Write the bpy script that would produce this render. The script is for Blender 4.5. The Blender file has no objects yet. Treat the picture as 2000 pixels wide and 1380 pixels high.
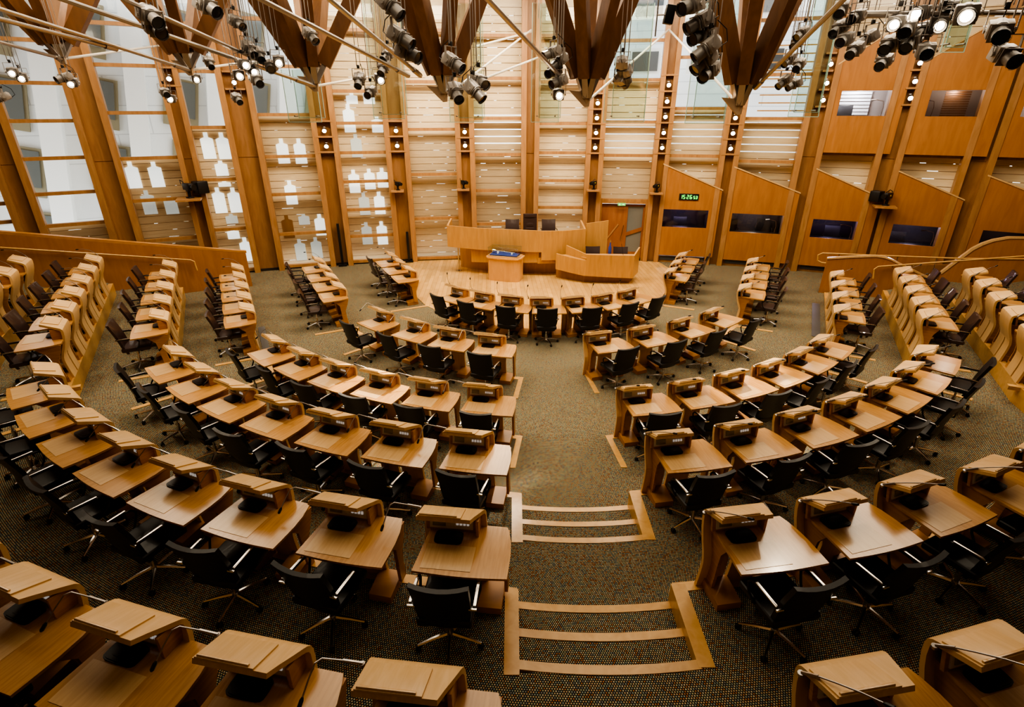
import bpy, bmesh, math, random
from mathutils import Vector, Matrix
from mathutils.geometry import tessellate_polygon
random.seed(7)
C = bpy.context.scene.collection
PI = math.pi
rad = math.radians

# ------------------------------------------------------------------ materials
def nt(name):
    m = bpy.data.materials.new(name); m.use_nodes = True
    t = m.node_tree; b = t.nodes['Principled BSDF']
    return m, t, b
def plain(name, col, rough=.5, metal=0., coat=0., emit=None, strength=0., spec=.5):
    m, t, b = nt(name)
    b.inputs['Base Color'].default_value = (*col, 1)
    b.inputs['Roughness'].default_value = rough
    b.inputs['Metallic'].default_value = metal
    b.inputs['Coat Weight'].default_value = coat
    b.inputs['Specular IOR Level'].default_value = spec
    if emit:
        b.inputs['Emission Color'].default_value = (*emit, 1)
        b.inputs['Emission Strength'].default_value = strength
    # a little procedural variation so no surface is dead flat
    n = t.nodes.new('ShaderNodeTexNoise'); n.inputs['Scale'].default_value = 40
    mp = t.nodes.new('ShaderNodeMapRange'); mp.inputs['To Min'].default_value = max(rough-.06, .02); mp.inputs['To Max'].default_value = min(rough+.06, 1)
    tc = t.nodes.new('ShaderNodeTexCoord')
    t.links.new(tc.outputs['Object'], n.inputs['Vector'])
    t.links.new(n.outputs['Fac'], mp.inputs['Value']); t.links.new(mp.outputs['Result'], b.inputs['Roughness'])
    return m
def wood(name, c1, c2, scale=(2.2, 2.2, 30), rough=.35, coat=.15, vary=.12, planks=None, bump=0.):
    m, t, b = nt(name)
    tc = t.nodes.new('ShaderNodeTexCoord'); mp = t.nodes.new('ShaderNodeMapping'); mp.inputs['Scale'].default_value = scale
    n = t.nodes.new('ShaderNodeTexNoise'); n.inputs['Scale'].default_value = 1.6; n.inputs['Detail'].default_value = 5; n.inputs['Distortion'].default_value = .6
    r = t.nodes.new('ShaderNodeValToRGB'); r.color_ramp.elements[0].position = .3; r.color_ramp.elements[1].position = .72
    r.color_ramp.elements[0].color = (*c1, 1); r.color_ramp.elements[1].color = (*c2, 1)
    oi = t.nodes.new('ShaderNodeObjectInfo'); ad = t.nodes.new('ShaderNodeVectorMath'); ad.operation = 'ADD'
    sc = t.nodes.new('ShaderNodeMath'); sc.operation = 'MULTIPLY'; sc.inputs[1].default_value = 17
    t.links.new(oi.outputs['Random'], sc.inputs[0])
    t.links.new(tc.outputs['Object'], mp.inputs['Vector']); t.links.new(mp.outputs['Vector'], ad.inputs[0]); t.links.new(sc.outputs[0], ad.inputs[1])
    t.links.new(ad.outputs[0], n.inputs['Vector']); t.links.new(n.outputs['Fac'], r.inputs['Fac'])
    hs = t.nodes.new('ShaderNodeHueSaturation')
    mr = t.nodes.new('ShaderNodeMapRange'); mr.inputs['To Min'].default_value = 1-vary; mr.inputs['To Max'].default_value = 1+vary
    t.links.new(oi.outputs['Random'], mr.inputs['Value']); t.links.new(mr.outputs['Result'], hs.inputs['Value'])
    t.links.new(r.outputs['Color'], hs.inputs['Color'])
    out = hs.outputs['Color']
    if planks:
        bk = t.nodes.new('ShaderNodeTexBrick'); bk.inputs['Color1'].default_value = (.82, .82, .82, 1); bk.inputs['Color2'].default_value = (1.12, 1.1, 1.06, 1)
        bk.inputs['Mortar'].default_value = (.55, .5, .45, 1); bk.inputs['Scale'].default_value = 1; bk.inputs['Mortar Size'].default_value = .004
        bk.inputs['Brick Width'].default_value = planks[0]; bk.inputs['Row Height'].default_value = planks[1]
        pm = t.nodes.new('ShaderNodeMapping'); pm.inputs['Rotation'].default_value = planks[2]
        t.links.new(tc.outputs['Object'], pm.inputs['Vector']); t.links.new(pm.outputs['Vector'], bk.inputs['Vector'])
        mx = t.nodes.new('ShaderNodeMix'); mx.data_type = 'RGBA'; mx.blend_type = 'MULTIPLY'; mx.inputs['Factor'].default_value = 1
        t.links.new(out, mx.inputs[6]); t.links.new(bk.outputs['Color'], mx.inputs[7]); out = mx.outputs[2]
    t.links.new(out, b.inputs['Base Color'])
    b.inputs['Roughness'].default_value = rough; b.inputs['Coat Weight'].default_value = coat; b.inputs['Coat Roughness'].default_value = .15
    return m
def glass(name, tint=(1, 1, 1), gloss=.12, base=.03):
    m = bpy.data.materials.new(name); m.use_nodes = True; t = m.node_tree; t.nodes.clear()
    o = t.nodes.new('ShaderNodeOutputMaterial'); tr = t.nodes.new('ShaderNodeBsdfTransparent'); tr.inputs['Color'].default_value = (*tint, 1)
    g = t.nodes.new('ShaderNodeBsdfGlossy'); g.inputs['Roughness'].default_value = .02
    lw = t.nodes.new('ShaderNodeLayerWeight'); lw.inputs['Blend'].default_value = .25
    mr = t.nodes.new('ShaderNodeMapRange'); mr.inputs['To Min'].default_value = base; mr.inputs['To Max'].default_value = .6
    mx = t.nodes.new('ShaderNodeMixShader')
    t.links.new(lw.outputs['Fresnel'], mr.inputs['Value']); t.links.new(mr.outputs['Result'], mx.inputs['Fac'])
    t.links.new(tr.outputs[0], mx.inputs[1]); t.links.new(g.outputs[0], mx.inputs[2]); t.links.new(mx.outputs[0], o.inputs['Surface'])
    return m
def carpet(name):
    # woven loop carpet: dots in concentric rows about the chamber's centre, dark ground
    m, t, b = nt(name); L = t.links.new; N = t.nodes.new
    tc = N('ShaderNodeTexCoord'); sp = N('ShaderNodeSeparateXYZ'); L(tc.outputs['Object'], sp.inputs[0])
    def mth(op, a, bb=None):
        n = N('ShaderNodeMath'); n.operation = op
        for i, v in enumerate((a, bb)):
            if v is None: continue
            if isinstance(v, (int, float)): n.inputs[i].default_value = v
            else: L(v, n.inputs[i])
        return n.outputs[0]
    dx = mth('SUBTRACT', sp.outputs['X'], .95); dy = mth('SUBTRACT', sp.outputs['Y'], 14.6)
    rr = mth('SQRT', mth('ADD', mth('MULTIPLY', dx, dx), mth('MULTIPLY', dy, dy)))
    th = mth('ARCTAN2', dx, mth('MULTIPLY', dy, -1))
    v = mth('DIVIDE', rr, .0195); vi = mth('FLOOR', v)
    u = mth('ADD', mth('MULTIPLY', th, 520), mth('MULTIPLY', mth('MODULO', vi, 2), .5)); ui = mth('FLOOR', u)
    fu = mth('ABSOLUTE', mth('SUBTRACT', mth('SUBTRACT', u, ui), .5)); fv = mth('ABSOLUTE', mth('SUBTRACT', mth('SUBTRACT', v, vi), .5))
    d = mth('MAXIMUM', mth('MULTIPLY', fu, 1.15), fv)
    cb = N('ShaderNodeCombineXYZ'); L(ui, cb.inputs[0]); L(vi, cb.inputs[1])
    wn = N('ShaderNodeTexWhiteNoise'); L(cb.outputs[0], wn.inputs['Vector'])
    cr = N('ShaderNodeValToRGB'); cr.color_ramp.interpolation = 'CONSTANT'
    e = cr.color_ramp.elements; e[0].position = 0; e[0].color = (.58, .43, .24, 1); e[1].position = .34; e[1].color = (.47, .46, .28, 1)
    for p, c in ((.54, (.31, .36, .31, 1)), (.68, (.50, .24, .11, 1)), (.79, (.62, .55, .37, 1)), (.92, (.27, .27, .25, 1))):
        x = e.new(p); x.color = c
    L(wn.outputs['Value'], cr.inputs['Fac'])
    ss = N('ShaderNodeMapRange'); ss.interpolation_type = 'SMOOTHSTEP'; ss.inputs['From Min'].default_value = .20; ss.inputs['From Max'].default_value = .42
    L(d, ss.inputs['Value'])
    mx = N('ShaderNodeMix'); mx.data_type = 'RGBA'; L(ss.outputs['Result'], mx.inputs['Factor']); L(cr.outputs['Color'], mx.inputs[6]); mx.inputs[7].default_value = (.012, .013, .014, 1)
    L(mx.outputs[2], b.inputs['Base Color']); b.inputs['Roughness'].default_value = .95; b.inputs['Specular IOR Level'].default_value = .1
    return m
def stone(name, c1, c2, bw, bh, mortar):
    m, t, b = nt(name); L = t.links.new; N = t.nodes.new
    tc = N('ShaderNodeTexCoord'); mp = N('ShaderNodeMapping'); mp.inputs['Rotation'].default_value = (rad(90), 0, 0)
    bk = N('ShaderNodeTexBrick'); bk.inputs['Color1'].default_value = (*c1, 1); bk.inputs['Color2'].default_value = (*c2, 1); bk.inputs['Mortar'].default_value = (*mortar, 1)
    bk.inputs['Scale'].default_value = 1; bk.inputs['Brick Width'].default_value = bw; bk.inputs['Row Height'].default_value = bh; bk.inputs['Mortar Size'].default_value = .02
    L(tc.outputs['Object'], mp.inputs[0]); L(mp.outputs[0], bk.inputs['Vector']); L(bk.outputs['Color'], b.inputs['Base Color']); b.inputs['Roughness'].default_value = .85
    return m

M = dict(
    desk=wood('desk_oak', (.46, .235, .075), (.60, .335, .125), (30, 2.2, 2.2), .24, .7, .08),
    inlay=wood('inlay_sycamore', (.60, .385, .18), (.69, .46, .235), (24, 2, 2), .26, .6, .06),
    hood=wood('hood_sycamore', (.62, .40, .185), (.71, .485, .25), (20, 2, 2), .38, .1, .05),
    frame=wood('desk_frame_oak', (.40, .19, .06), (.52, .265, .09), (2.2, 2.2, 26), .35, .15, .08),
    oak=wood('wall_oak', (.33, .17, .072), (.43, .235, .105), (6, 6, 1.1), .42, .1, .05),
    oakd=wood('wall_oak_dark', (.26, .13, .055), (.34, .18, .08), (6, 6, 1.0), .42, .1, .05),
    panel=wood('panel_oak', (.36, .155, .052), (.43, .20, .072), (5, 5, .8), .36, .12, .03),
    door=wood('door_oak', (.26, .10, .04), (.33, .14, .06), (5, 5, .8), .4, .1, .03),
    podium=wood('podium_oak', (.47, .26, .095), (.57, .33, .125), (7, 7, .9), .33, .15, .03),
    case=wood('case_oak', (.60, .34, .14), (.70, .42, .19), (4, 4, 1), .33, .15, .03),
    slat=wood('slat_ash', (.80, .61, .39), (.90, .73, .51), (1.2, 1.2, 14), .5, .0, .05),
    nosing=wood('nosing_oak', (.55, .31, .10), (.66, .40, .155), (5, 5, 5), .32, .3, .05),
    riser=wood('riser_oak', (.42, .19, .05), (.52, .26, .08), (3, 3, 9), .35, .15, .05),
    strut=wood('strut_oak', (.15, .066, .022), (.23, .105, .038), (4, 4, 1.2), .45, .05, .12),
    dais=wood('dais_maple', (.62, .38, .14), (.72, .47, .20), (3, 1, 3), .25, .35, 0, planks=(1.6, .14, (0, 0, rad(88)))),
    ceil=wood('ceiling_oak', (.16, .08, .03), (.22, .11, .04), (3, .6, 3), .6, 0, .05),
    carpet=carpet('woven_carpet'),
    leather=plain('black_leather', (.013, .012, .012), .46, 0, .08),
    leatherb=plain('black_leather_sheen', (.050, .030, .026), .34, 0, .3),  # black leather with its light reflection put into a browner base colour
    chrome=plain('chrome', (.62, .60, .57), .2, 1),
    steel=plain('brushed_steel', (.46, .43, .40), .38, 1),
    white=plain('white_paint_steel', (.70, .68, .62), .35, .2),
    node=plain('node_plate', (.46, .33, .21), .4, .2),
    black=plain('black_plastic', (.012, .012, .013), .35),
    rubber=plain('caster_rubber', (.02, .02, .02), .6),
    grey=plain('console_grey', (.70, .71, .72), .5, 0),
    screen=plain('console_screen', (.30, .33, .36), .2, 0, .4),
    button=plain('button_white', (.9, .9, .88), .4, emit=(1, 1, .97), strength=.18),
    lampgrey=plain('lamp_housing_grey', (.42, .39, .36), .4, .4),
    lampmid=plain('lamp_barrel_grey', (.22, .205, .19), .4, .3),
    lampdark=plain('lamp_tube_black', (.03, .028, .027), .4, .2),
    lens=plain('dark_lens', (.02, .02, .03), .08, 0, .6),
    lit=plain('lit_lens', (1, .95, .85), .4, emit=(1, .86, .64), strength=22),
    litw=plain('lit_lens_white', (1, 1, 1), .4, emit=(1, .93, .84), strength=11),
    reflector=plain('lamp_reflector', (.75, .73, .7), .18, 1),
    glass=glass('window_glass', (.97, .99, .98), base=.025),
    gglass=glass('green_glass', (.92, .97, .95), base=.06),
    gedge=plain('green_glass_edge', (.42, .62, .54), .25),
    dglass=glass('booth_glass', (.75, .74, .80), base=.05),
    bottle=plain('glowing_cutout', (.85, .87, .85), .6, emit=(.88, .95, .95), strength=.75),  # glow stands in for daylight through bottle-shaped cut-outs
    bottleg=plain('glowing_cutout_dim', (.5, .52, .5), .6, emit=(.7, .76, .74), strength=.32),  # dimmer glow for the greyer cut-outs
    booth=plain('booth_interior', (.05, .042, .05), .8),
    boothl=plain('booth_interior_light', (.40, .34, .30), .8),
    stone=stone('pale_stone', (.78, .78, .76), (.72, .72, .71), 2.2, 1.1, (.58, .58, .57)),
    stonef=plain('stone_fin', (.82, .81, .77), .8),
    winbrown=plain('bronze_window', (.30, .26, .17), .5),
    windark=plain('dark_pane', (.17, .18, .17), .15, 0, .4),
    whitewall=stone('white_cladding', (.85, .86, .87), (.82, .83, .84), 6, .55, (.62, .64, .66)),
    plaster=plain('warm_plaster', (.42, .27, .15), .8),
    dark=plain('dark_gap', (.03, .022, .016), .8),
    blue=plain('blue_cloth', (.03, .06, .30), .8),
    silver=plain('mace_silver', (.86, .85, .82), .2, 1),
    green=plain('green_led', (.05, .8, .1), .4, emit=(.12, 1, .12), strength=1.6),
    signgreen=plain('exit_sign_green', (.12, .5, .12), .5, emit=(.15, .75, .2), strength=.5),
    signwhite=plain('exit_sign_white', (.9, .95, .9), .5, emit=(.9, 1, .9), strength=.6),
    bluegrey=plain('blue_grey_plate', (.11, .115, .12), .4, .2),
)

# ------------------------------------------------------------------ mesh helpers
class MB:
    def __init__(s): s.bm = bmesh.new()
    def _smooth(s, faces, on):
        for f in faces: f.smooth = on
    def box(s, c, size, rot=None, bevel=0., seg=2, taper=None):
        r = bmesh.ops.create_cube(s.bm, size=1); vs = r['verts']
        for v in vs:
            v.co = Vector((v.co.x*size[0], v.co.y*size[1], v.co.z*size[2]))
        if bevel:
            es = list({e for v in vs for e in v.link_edges})
            rr = bmesh.ops.bevel(s.bm, geom=es, offset=bevel, segments=seg, profile=.6, affect='EDGES')
            vs = list({v for f in rr['faces'] for v in f.verts} | {v for v in vs if v.is_valid})
        m = Matrix.Translation(Vector(c))
        if rot is not None: m = m @ (rot if isinstance(rot, Matrix) else Matrix.Rotation(rot, 4, 'Z'))
        for v in vs: v.co = m @ v.co
        return s
    def hexa(s, p):  # 8 points: bottom 4 ccw, top 4
        v = [s.bm.verts.new(Vector(q)) for q in p]
        for a in ((3, 2, 1, 0), (4, 5, 6, 7), (0, 1, 5, 4), (1, 2, 6, 5), (2, 3, 7, 6), (3, 0, 4, 7)):
            s.bm.faces.new([v[i] for i in a])
        return s
    def prism(s, pts, d, smooth=False):  # polygon pts (3d) extruded by vector d
        d = Vector(d); a = [s.bm.verts.new(Vector(p)) for p in pts]; b = [s.bm.verts.new(Vector(p)+d) for p in pts]
        n = len(pts)
        for q in tessellate_polygon([[v.co.copy() for v in a]]):
            for vs, fl in ((a, True), (b, False)):
                try: s.bm.faces.new([vs[i] for i in (q[::-1] if fl else q)])
                except ValueError: pass
        for i in range(n):
            f = s.bm.faces.new((a[i], a[(i+1) % n], b[(i+1) % n], b[i])); f.smooth = smooth
        return s
    def quad(s, pts):
        s.bm.faces.new([s.bm.verts.new(Vector(p)) for p in pts]); return s
    def tube(s, pts, r, n=8, cap=True):
        pts = [Vector(p) for p in pts]; rs = r if isinstance(r, (list, tuple)) else [r]*len(pts); rings = []
        prev = None
        for i, p in enumerate(pts):
            t = (pts[min(i+1, len(pts)-1)]-pts[max(i-1, 0)]).normalized()
            if prev is None:
                a = Vector((0, 0, 1)) if abs(t.z) < .9 else Vector((1, 0, 0)); x = t.cross(a).normalized()
            else:
                x = (prev-t*prev.dot(t)).normalized()
            prev = x; y = t.cross(x)
            rings.append([s.bm.verts.new(p+(x*math.cos(k*2*PI/n)+y*math.sin(k*2*PI/n))*rs[i]) for k in range(n)])
        for a, b in zip(rings, rings[1:]):
            for k in range(n):
                f = s.bm.faces.new((a[k], a[(k+1) % n], b[(k+1) % n], b[k])); f.smooth = True
        if cap: s.bm.faces.new(rings[0][::-1]); s.bm.faces.new(rings[-1])
        return s
    def grid(s, rows, thick=None, smooth=True):  # rows of points -> sheet; thick: vector fn -> closed shell
        def lay(rows, flip):
            vs = [[s.bm.verts.new(Vector(p)) for p in r] for r in rows]
            for i in range(len(vs)-1):
                for j in range(len(vs[0])-1):
                    q = (vs[i][j], vs[i][j+1], vs[i+1][j+1], vs[i+1][j]); f = s.bm.faces.new(q[::-1] if flip else q); f.smooth = smooth
            return vs
        A = lay(rows, False)
        if thick:
            B = lay([[Vector(p)+Vector(thick(p)) for p in r] for r in rows], True)
            R, K = len(A)-1, len(A[0])-1
            loop = [(0, j) for j in range(K)]+[(i, K) for i in range(R)]+[(R, j) for j in range(K, 0, -1)]+[(i, 0) for i in range(R, 0, -1)]
            for (a, b), (c, d) in zip(loop, loop[1:]+loop[:1]): s.bm.faces.new((A[a][b], B[a][b], B[c][d], A[c][d]))
        return s
    def sheet(s, prof, x0, x1, t, crown=0):  # profile (y,z) centre line given thickness t, extruded along x
        P = [Vector((0, a, b)) for a, b in prof]; up, dn = [], []
        for i, p in enumerate(P):
            d = (P[min(i+1, len(P)-1)]-P[max(i-1, 0)]).normalized(); n = Vector((0, -d.z, d.y)); up.append(p+n*t/2); dn.append(p-n*t/2)
        poly = up+dn[::-1]; n = len(poly)
        xs = x1 if isinstance(x1, (list, tuple)) else [x1]*len(P); xs = list(xs)+list(xs)[::-1]
        a = [s.bm.verts.new(Vector((x0, p.y, p.z))) for p in poly]; b = [s.bm.verts.new(Vector((x, p.y, p.z))) for x, p in zip(xs, poly)]
        for i in range(n):
            f = s.bm.faces.new((a[i], b[i], b[(i+1) % n], a[(i+1) % n])); f.smooth = i not in (len(up)-1, n-1)
        k = len(P)
        for i in range(k-1):
            s.bm.faces.new((a[i], a[i+1], a[n-2-i], a[n-1-i])); s.bm.faces.new((b[i+1], b[i], b[n-1-i], b[n-2-i]))
        return s
    def mesh(s, name, mat):
        bmesh.ops.recalc_face_normals(s.bm, faces=s.bm.faces[:])
        me = bpy.data.meshes.new(name); s.bm.to_mesh(me); s.bm.free(); me.materials.append(mat)
        try: me.set_sharp_from_angle(angle=rad(32))
        except Exception: pass
        return me
def put(name, me, parent=None, loc=None, rot=None):
    o = bpy.data.objects.new(name, me); C.objects.link(o)
    if parent: o.parent = parent
    if loc is not None: o.location = loc
    if rot is not None: o.rotation_euler = rot
    return o
def tag(o, label, cat, group=None):
    o['label'] = label; o['category'] = cat
    if group: o['group'] = group
    return o
def thing(name, label, cat, loc=(0, 0, 0), rz=0, group=None):
    o = bpy.data.objects.new(name, None); C.objects.link(o); o.location = loc; o.rotation_euler = (0, 0, rz); o.empty_display_size = .1
    return tag(o, label, cat, group)
def struct(name, me=None, parent=None, loc=(0, 0, 0)):
    o = bpy.data.objects.new(name, me); C.objects.link(o); o.location = loc
    if parent: o.parent = parent
    else: o['kind'] = 'structure'
    return o
ORD = ['first', 'second', 'third', 'fourth', 'fifth', 'sixth', 'seventh', 'eighth', 'ninth', 'tenth', 'eleventh', 'twelfth']

# ------------------------------------------------------------------ camera
cam = bpy.data.cameras.new('camera'); co = bpy.data.objects.new('camera', cam); C.objects.link(co)
cam.lens = 1045.8*36/2000; cam.sensor_width = 36; cam.sensor_fit = 'HORIZONTAL'; cam.shift_x = -.0008; cam.clip_end = 300
co.location = (0, 0, 5.29); co.rotation_euler = (PI/2-.425, 0, 0)
bpy.context.scene.camera = co

# ------------------------------------------------------------------ seats (metres; x, y of the middle of the desk's user edge, facing angle)
FZ = {0: 0., 1: .07, 2: .13, 3: .47, 4: .80, 5: 1.15}
def line(a, b, n, yaw): return [(a[0]+(b[0]-a[0])*i/(n-1), a[1]+(b[1]-a[1])*i/(n-1), yaw) for i in range(n)]
SEATS = {
 (4, 'L'): [(-0.48, 3.51, -6.5), (-1.6, 3.68, -12.1), (-2.66, 3.95, -17.7), (-3.66, 4.3, -23.3), (-4.62, 4.76, -29.0), (-5.53, 5.31, -34.6), (-6.39, 5.95, -40.2), (-7.19, 6.69, -45.8)],
 (4, 'R'): [(2.45, 3.58, 9.0), (3.51, 3.81, 15.0), (4.53, 4.13, 21.1), (5.6, 4.42, 24.5), (6.56, 4.86, 29.5), (7.47, 5.4, 34.6), (8.33, 6.0, 40.2), (9.13, 6.74, 45.8)],
 (3, 'L'): [(-0.5, 5.44, -9.3), (-1.55, 5.63, -15.2), (-2.55, 5.92, -21.0), (-3.51, 6.31, -26.9), (-4.42, 6.8, -32.7), (-5.28, 7.39, -38.6), (-6.1, 8.08, -44.4)],
 (3, 'R'): [(2.34, 5.48, 9.5), (3.38, 5.74, 15.7), (4.38, 6.1, 21.9), (5.31, 6.54, 28.1), (6.19, 7.07, 34.3), (7.01, 7.69, 40.5), (7.77, 8.41, 46.7)],
 (2, 'L'): [(-0.43, 7.4, -10.1), (-1.44, 7.59, -17.0), (-2.4, 7.89, -24.0), (-3.32, 8.3, -31.0), (-4.18, 8.81, -37.9), (-5.01, 9.44, -44.9)],
 (2, 'R'): [(2.33, 7.41, 11.3), (3.31, 7.67, 18.1), (4.24, 8.04, 24.9), (5.12, 8.5, 31.7), (5.95, 9.07, 38.5), (6.72, 9.74, 45.2)],
 (1, 'L'): [(-0.44, 9.78, -14.0), (-1.40, 10.12, -22), (-2.32, 10.62, -33), (-3.30, 11.32, -42)],
 (1, 'R'): [(2.14, 10.0, 18), (3.18, 10.36, 26), (4.2, 10.9, 34), (5.13, 11.56, 42)],
 (5, 'L'): [(-.52, 1.63, -6.3), (-1.6, 1.80, -11.4), (-2.59, 2.03, -16.2), (-3.6, 2.36, -21), (-4.58, 2.8, -25.5)],
 (5, 'R'): [(2.39, 1.71, 9.3), (3.4, 1.95, 14.3)],
 (0, 'F'): [(-1.68, 13.32, -38), (-.91, 12.86, -29), (-.035, 12.55, -16), (.9, 12.42, 0), (1.875, 12.55, 16), (2.75, 12.86, 29), (3.52, 13.32, 38)],
 (4, 'LW'): line((-8.71, 8.69), (-11.34, 13.38), 6, -60.8),
 (3, 'LW'): line((-7.69, 10.03), (-9.85, 14.09), 5, -61.9),
 (2, 'LW'): line((-6.60, 11.46), (-8.48, 15.02), 5, -62.2),
 (1, 'LW'): line((-5.04, 13.40), (-6.44, 16.08), 4, -62.4),
 (0, 'LW'): line((-3.50, 15.33), (-4.38, 17.07), 3, -63.2),
 (0, 'RW'): line((5.24, 15.48), (6.12, 17.39), 3, 65.2),
 (1, 'RW'): line((6.70, 13.61), (8.02, 16.35), 4, 64.3),
 (2, 'RW'): line((8.21, 11.73), (9.70, 14.64), 4, 62.9),
 (3, 'RW'): line((9.25, 10.46), (10.91, 13.79), 5, 63.5),
 (4, 'RW'): line((9.85, 8.75), (11.68, 12.47), 5, 63.0),
 (5, 'LW'): [(-10.95, 9.95, -61), (-11.38, 10.89, -61), (-11.86, 11.85, -62)],
}

# ------------------------------------------------------------------ desk parts (origin: user edge, on the floor; +y is where the sitter looks)
D = {}
def desk_meshes():
    b = MB(); n = 9
    top = [(-.43+.86*i/n, -.022*math.sin(PI*i/n), .728) for i in range(n+1)] + [(.432, .15, .728), (.43, .3, .728), (.415, .45, .728), (.385, .57, .728), (.36, .64, .728), (-.385, .64, .728)]
    b.prism(top, (0, 0, .024)); D['desktop'] = b.mesh('desktop', M['desk'])
    D['writing_panel'] = MB().box((-.135, .19, .7535), (.46, .30, .004)).mesh('writing_panel', M['inlay'])
    # black loudspeaker pad
    b = MB()
    def rr_(w, h, n=4, z=0.):  # rounded pad outline with gently bowed sides
        out = []
        for q in range(4):
            for t_ in range(n+1):
                a = q*PI/2+t_*PI/2/n; c_, s_ = math.cos(a), math.sin(a)
                out.append((-.185+w*math.copysign(abs(c_)**.42, c_), .432+h*math.copysign(abs(s_)**.42, s_), z))
        return out
    b.prism(rr_(.137, .084, z=.752), (0, 0, .016), True); b.prism(rr_(.125, .074, z=.768), (0, 0, .005), True); b.prism(rr_(.085, .046, z=.773), (0, 0, .003), True)
    D['speaker_pad'] = b.mesh('speaker_pad', M['black'])
    b = MB(); b.box((-.18, .565, .84), (.50, .03, .18), Matrix.Rotation(rad(-12), 4, 'X'), .004); D['console'] = b.mesh('console', M['frame'])
    rx = Matrix.Rotation(rad(-12), 4, 'X')
    b = MB(); b.box((-.18, .546, .842), (.43, .014, .125), rx, .003); D['control_panel'] = b.mesh('control_panel', M['grey'])
    b = MB()
    for x in (-.12, -.085, -.05, -.015): b.box((x, .536, .842), (.022, .012, .03), rx, .003)
    D['button'] = b.mesh('button', M['button'])
    D['screen'] = MB().box((-.30, .536, .842), (.13, .010, .07), rx, .002).mesh('screen', M['screen'])
    D['console_support'] = MB().box((.085, .56, .845), (.03, .17, .19), bevel=.004).mesh('console_support', M['frame'])
    # bent plywood: hood that rises towards the sitter, bends over and sweeps down
    prof = [(.355, 1.036), (.44, 1.006), (.53, .973), (.60, .948), (.632, .934), (.652, .915), (.659, .885), (.655, .80), (.635, .70), (.60, .59), (.562, .50), (.543, .43)]
    D['lectern_hood'] = MB().sheet(prof, -.47, [.045, .07, .10, .122, .132, .138, .145, .15, .16, .165, .17, .17], .038).mesh('lectern_hood', M['hood'])
    lp = [(.543, .43), (.536, .37), (.542, .29), (.555, .19), (.572, .09), (.588, .0)]
    D['front_leg_a'] = MB().sheet(lp, -.47, -.20, .038).mesh('front_leg', M['hood'])
    D['front_leg_b'] = MB().sheet(lp, -.15, .17, .038).mesh('front_leg', M['hood'])
    sl = math.atan2(-.084, .228); r = Matrix.Rotation(sl, 4, 'X')
    D['lectern_board'] = MB().box((-.25, .480, 1.0175), (.41, .255, .014), r, .002).mesh('lectern_board', M['hood'])
    D['ledge'] = MB().box((-.262, .378, 1.069), (.36, .018, .016), r, .003).mesh('ledge', M['inlay'])
    # sides and feet
    for k, x in (('l', -.385), ('r', .35)):
        p = [(x, .24 if k == 'r' else .30, .728), (x, .63, .728), (x, .585, .58), (x, .525, .44), (x, .522, .32), (x, .55, .10), (x, .44, .10), (x, .42, .28), (x, .41, .42), (x, .39, .58)]
        D['side_panel_'+k] = MB().prism(p, (.034, 0, 0)).mesh('side_panel', M['frame'])
        b = MB(); x0, x1 = (-.41, -.155) if k == 'l' else (.10, .34)
        b.hexa([(x0, .25, 0), (x1, .25, 0), (x1, .575, 0), (x0, .575, 0), (x0, .25, .08), (x1, .25, .08), (x1, .555, .125), (x0, .555, .125)])
        D['footrest_'+k] = b.mesh('footrest', M['frame'])
    D['back_rail'] = MB().box((0, .545, .66), (.74, .03, .11), bevel=.004).mesh('back_rail', M['frame'])
    # microphones: three poses
    def mic(pts, k):
        D['mic_'+k] = MB().tube([(-.50, .60, .93), (-.505, .60, .955)], .02, 8).tube(pts[:2], .011, 6).tube(pts[1:], .0055, 6).mesh('microphone', M['steel'])
        a, c = Vector(pts[-2]), Vector(pts[-1]); d = (c-a).normalized()
        D['mich_'+k] = MB().tube([c-d*.005, c+d*.012, c+d*.05, c+d*.06], [.007, .014, .014, .007], 8).mesh('microphone_head', M['black'])
    mic([(-.50, .60, .955), (-.62, .585, .985), (-.74, .56, 1.02), (-.775, .53, 1.012), (-.795, .46, .95), (-.81, .39, .885)], 'L')
    mic([(-.50, .60, .955), (-.46, .52, 1.02), (-.42, .44, 1.07), (-.36, .33, 1.13), (-.31, .235, 1.17)], 'R')
    mic([(-.50, .60, .955), (-.52, .585, 1.01), (-.54, .57, 1.05), (-.55, .56, 1.15), (-.53, .53, 1.27)], 'F')
    mic([(-.50, .60, .955), (-.53, .55, 1.02), (-.555, .50, 1.07), (-.57, .42, 1.13), (-.58, .30, 1.17), (-.585, .20, 1.17)], 'W')
desk_meshes()
def desk(x, y, z, yaw, label, group, mk):
    t = thing('desk', label, 'desk', (x, y, z), rad(yaw), group)
    put('desktop', D['desktop'], t); put('writing_panel', D['writing_panel'], t); put('speaker_pad', D['speaker_pad'], t)
    c = put('console', D['console'], t); put('control_panel', D['control_panel'], c); put('button', D['button'], c); put('screen', D['screen'], c)
    put('console_support', D['console_support'], t)
    put('lectern_hood', D['lectern_hood'], t); lb = put('lectern_board', D['lectern_board'], t); put('ledge', D['ledge'], lb)
    put('front_leg', D['front_leg_a'], t); put('front_leg', D['front_leg_b'], t)
    for k in 'lr': put('side_panel', D['side_panel_'+k], t); put('footrest', D['footrest_'+k], t)
    put('back_rail', D['back_rail'], t)
    mm = put('microphone', D['mic_'+mk], t); put('microphone_head', D['mich_'+mk], mm)
    return t

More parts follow.
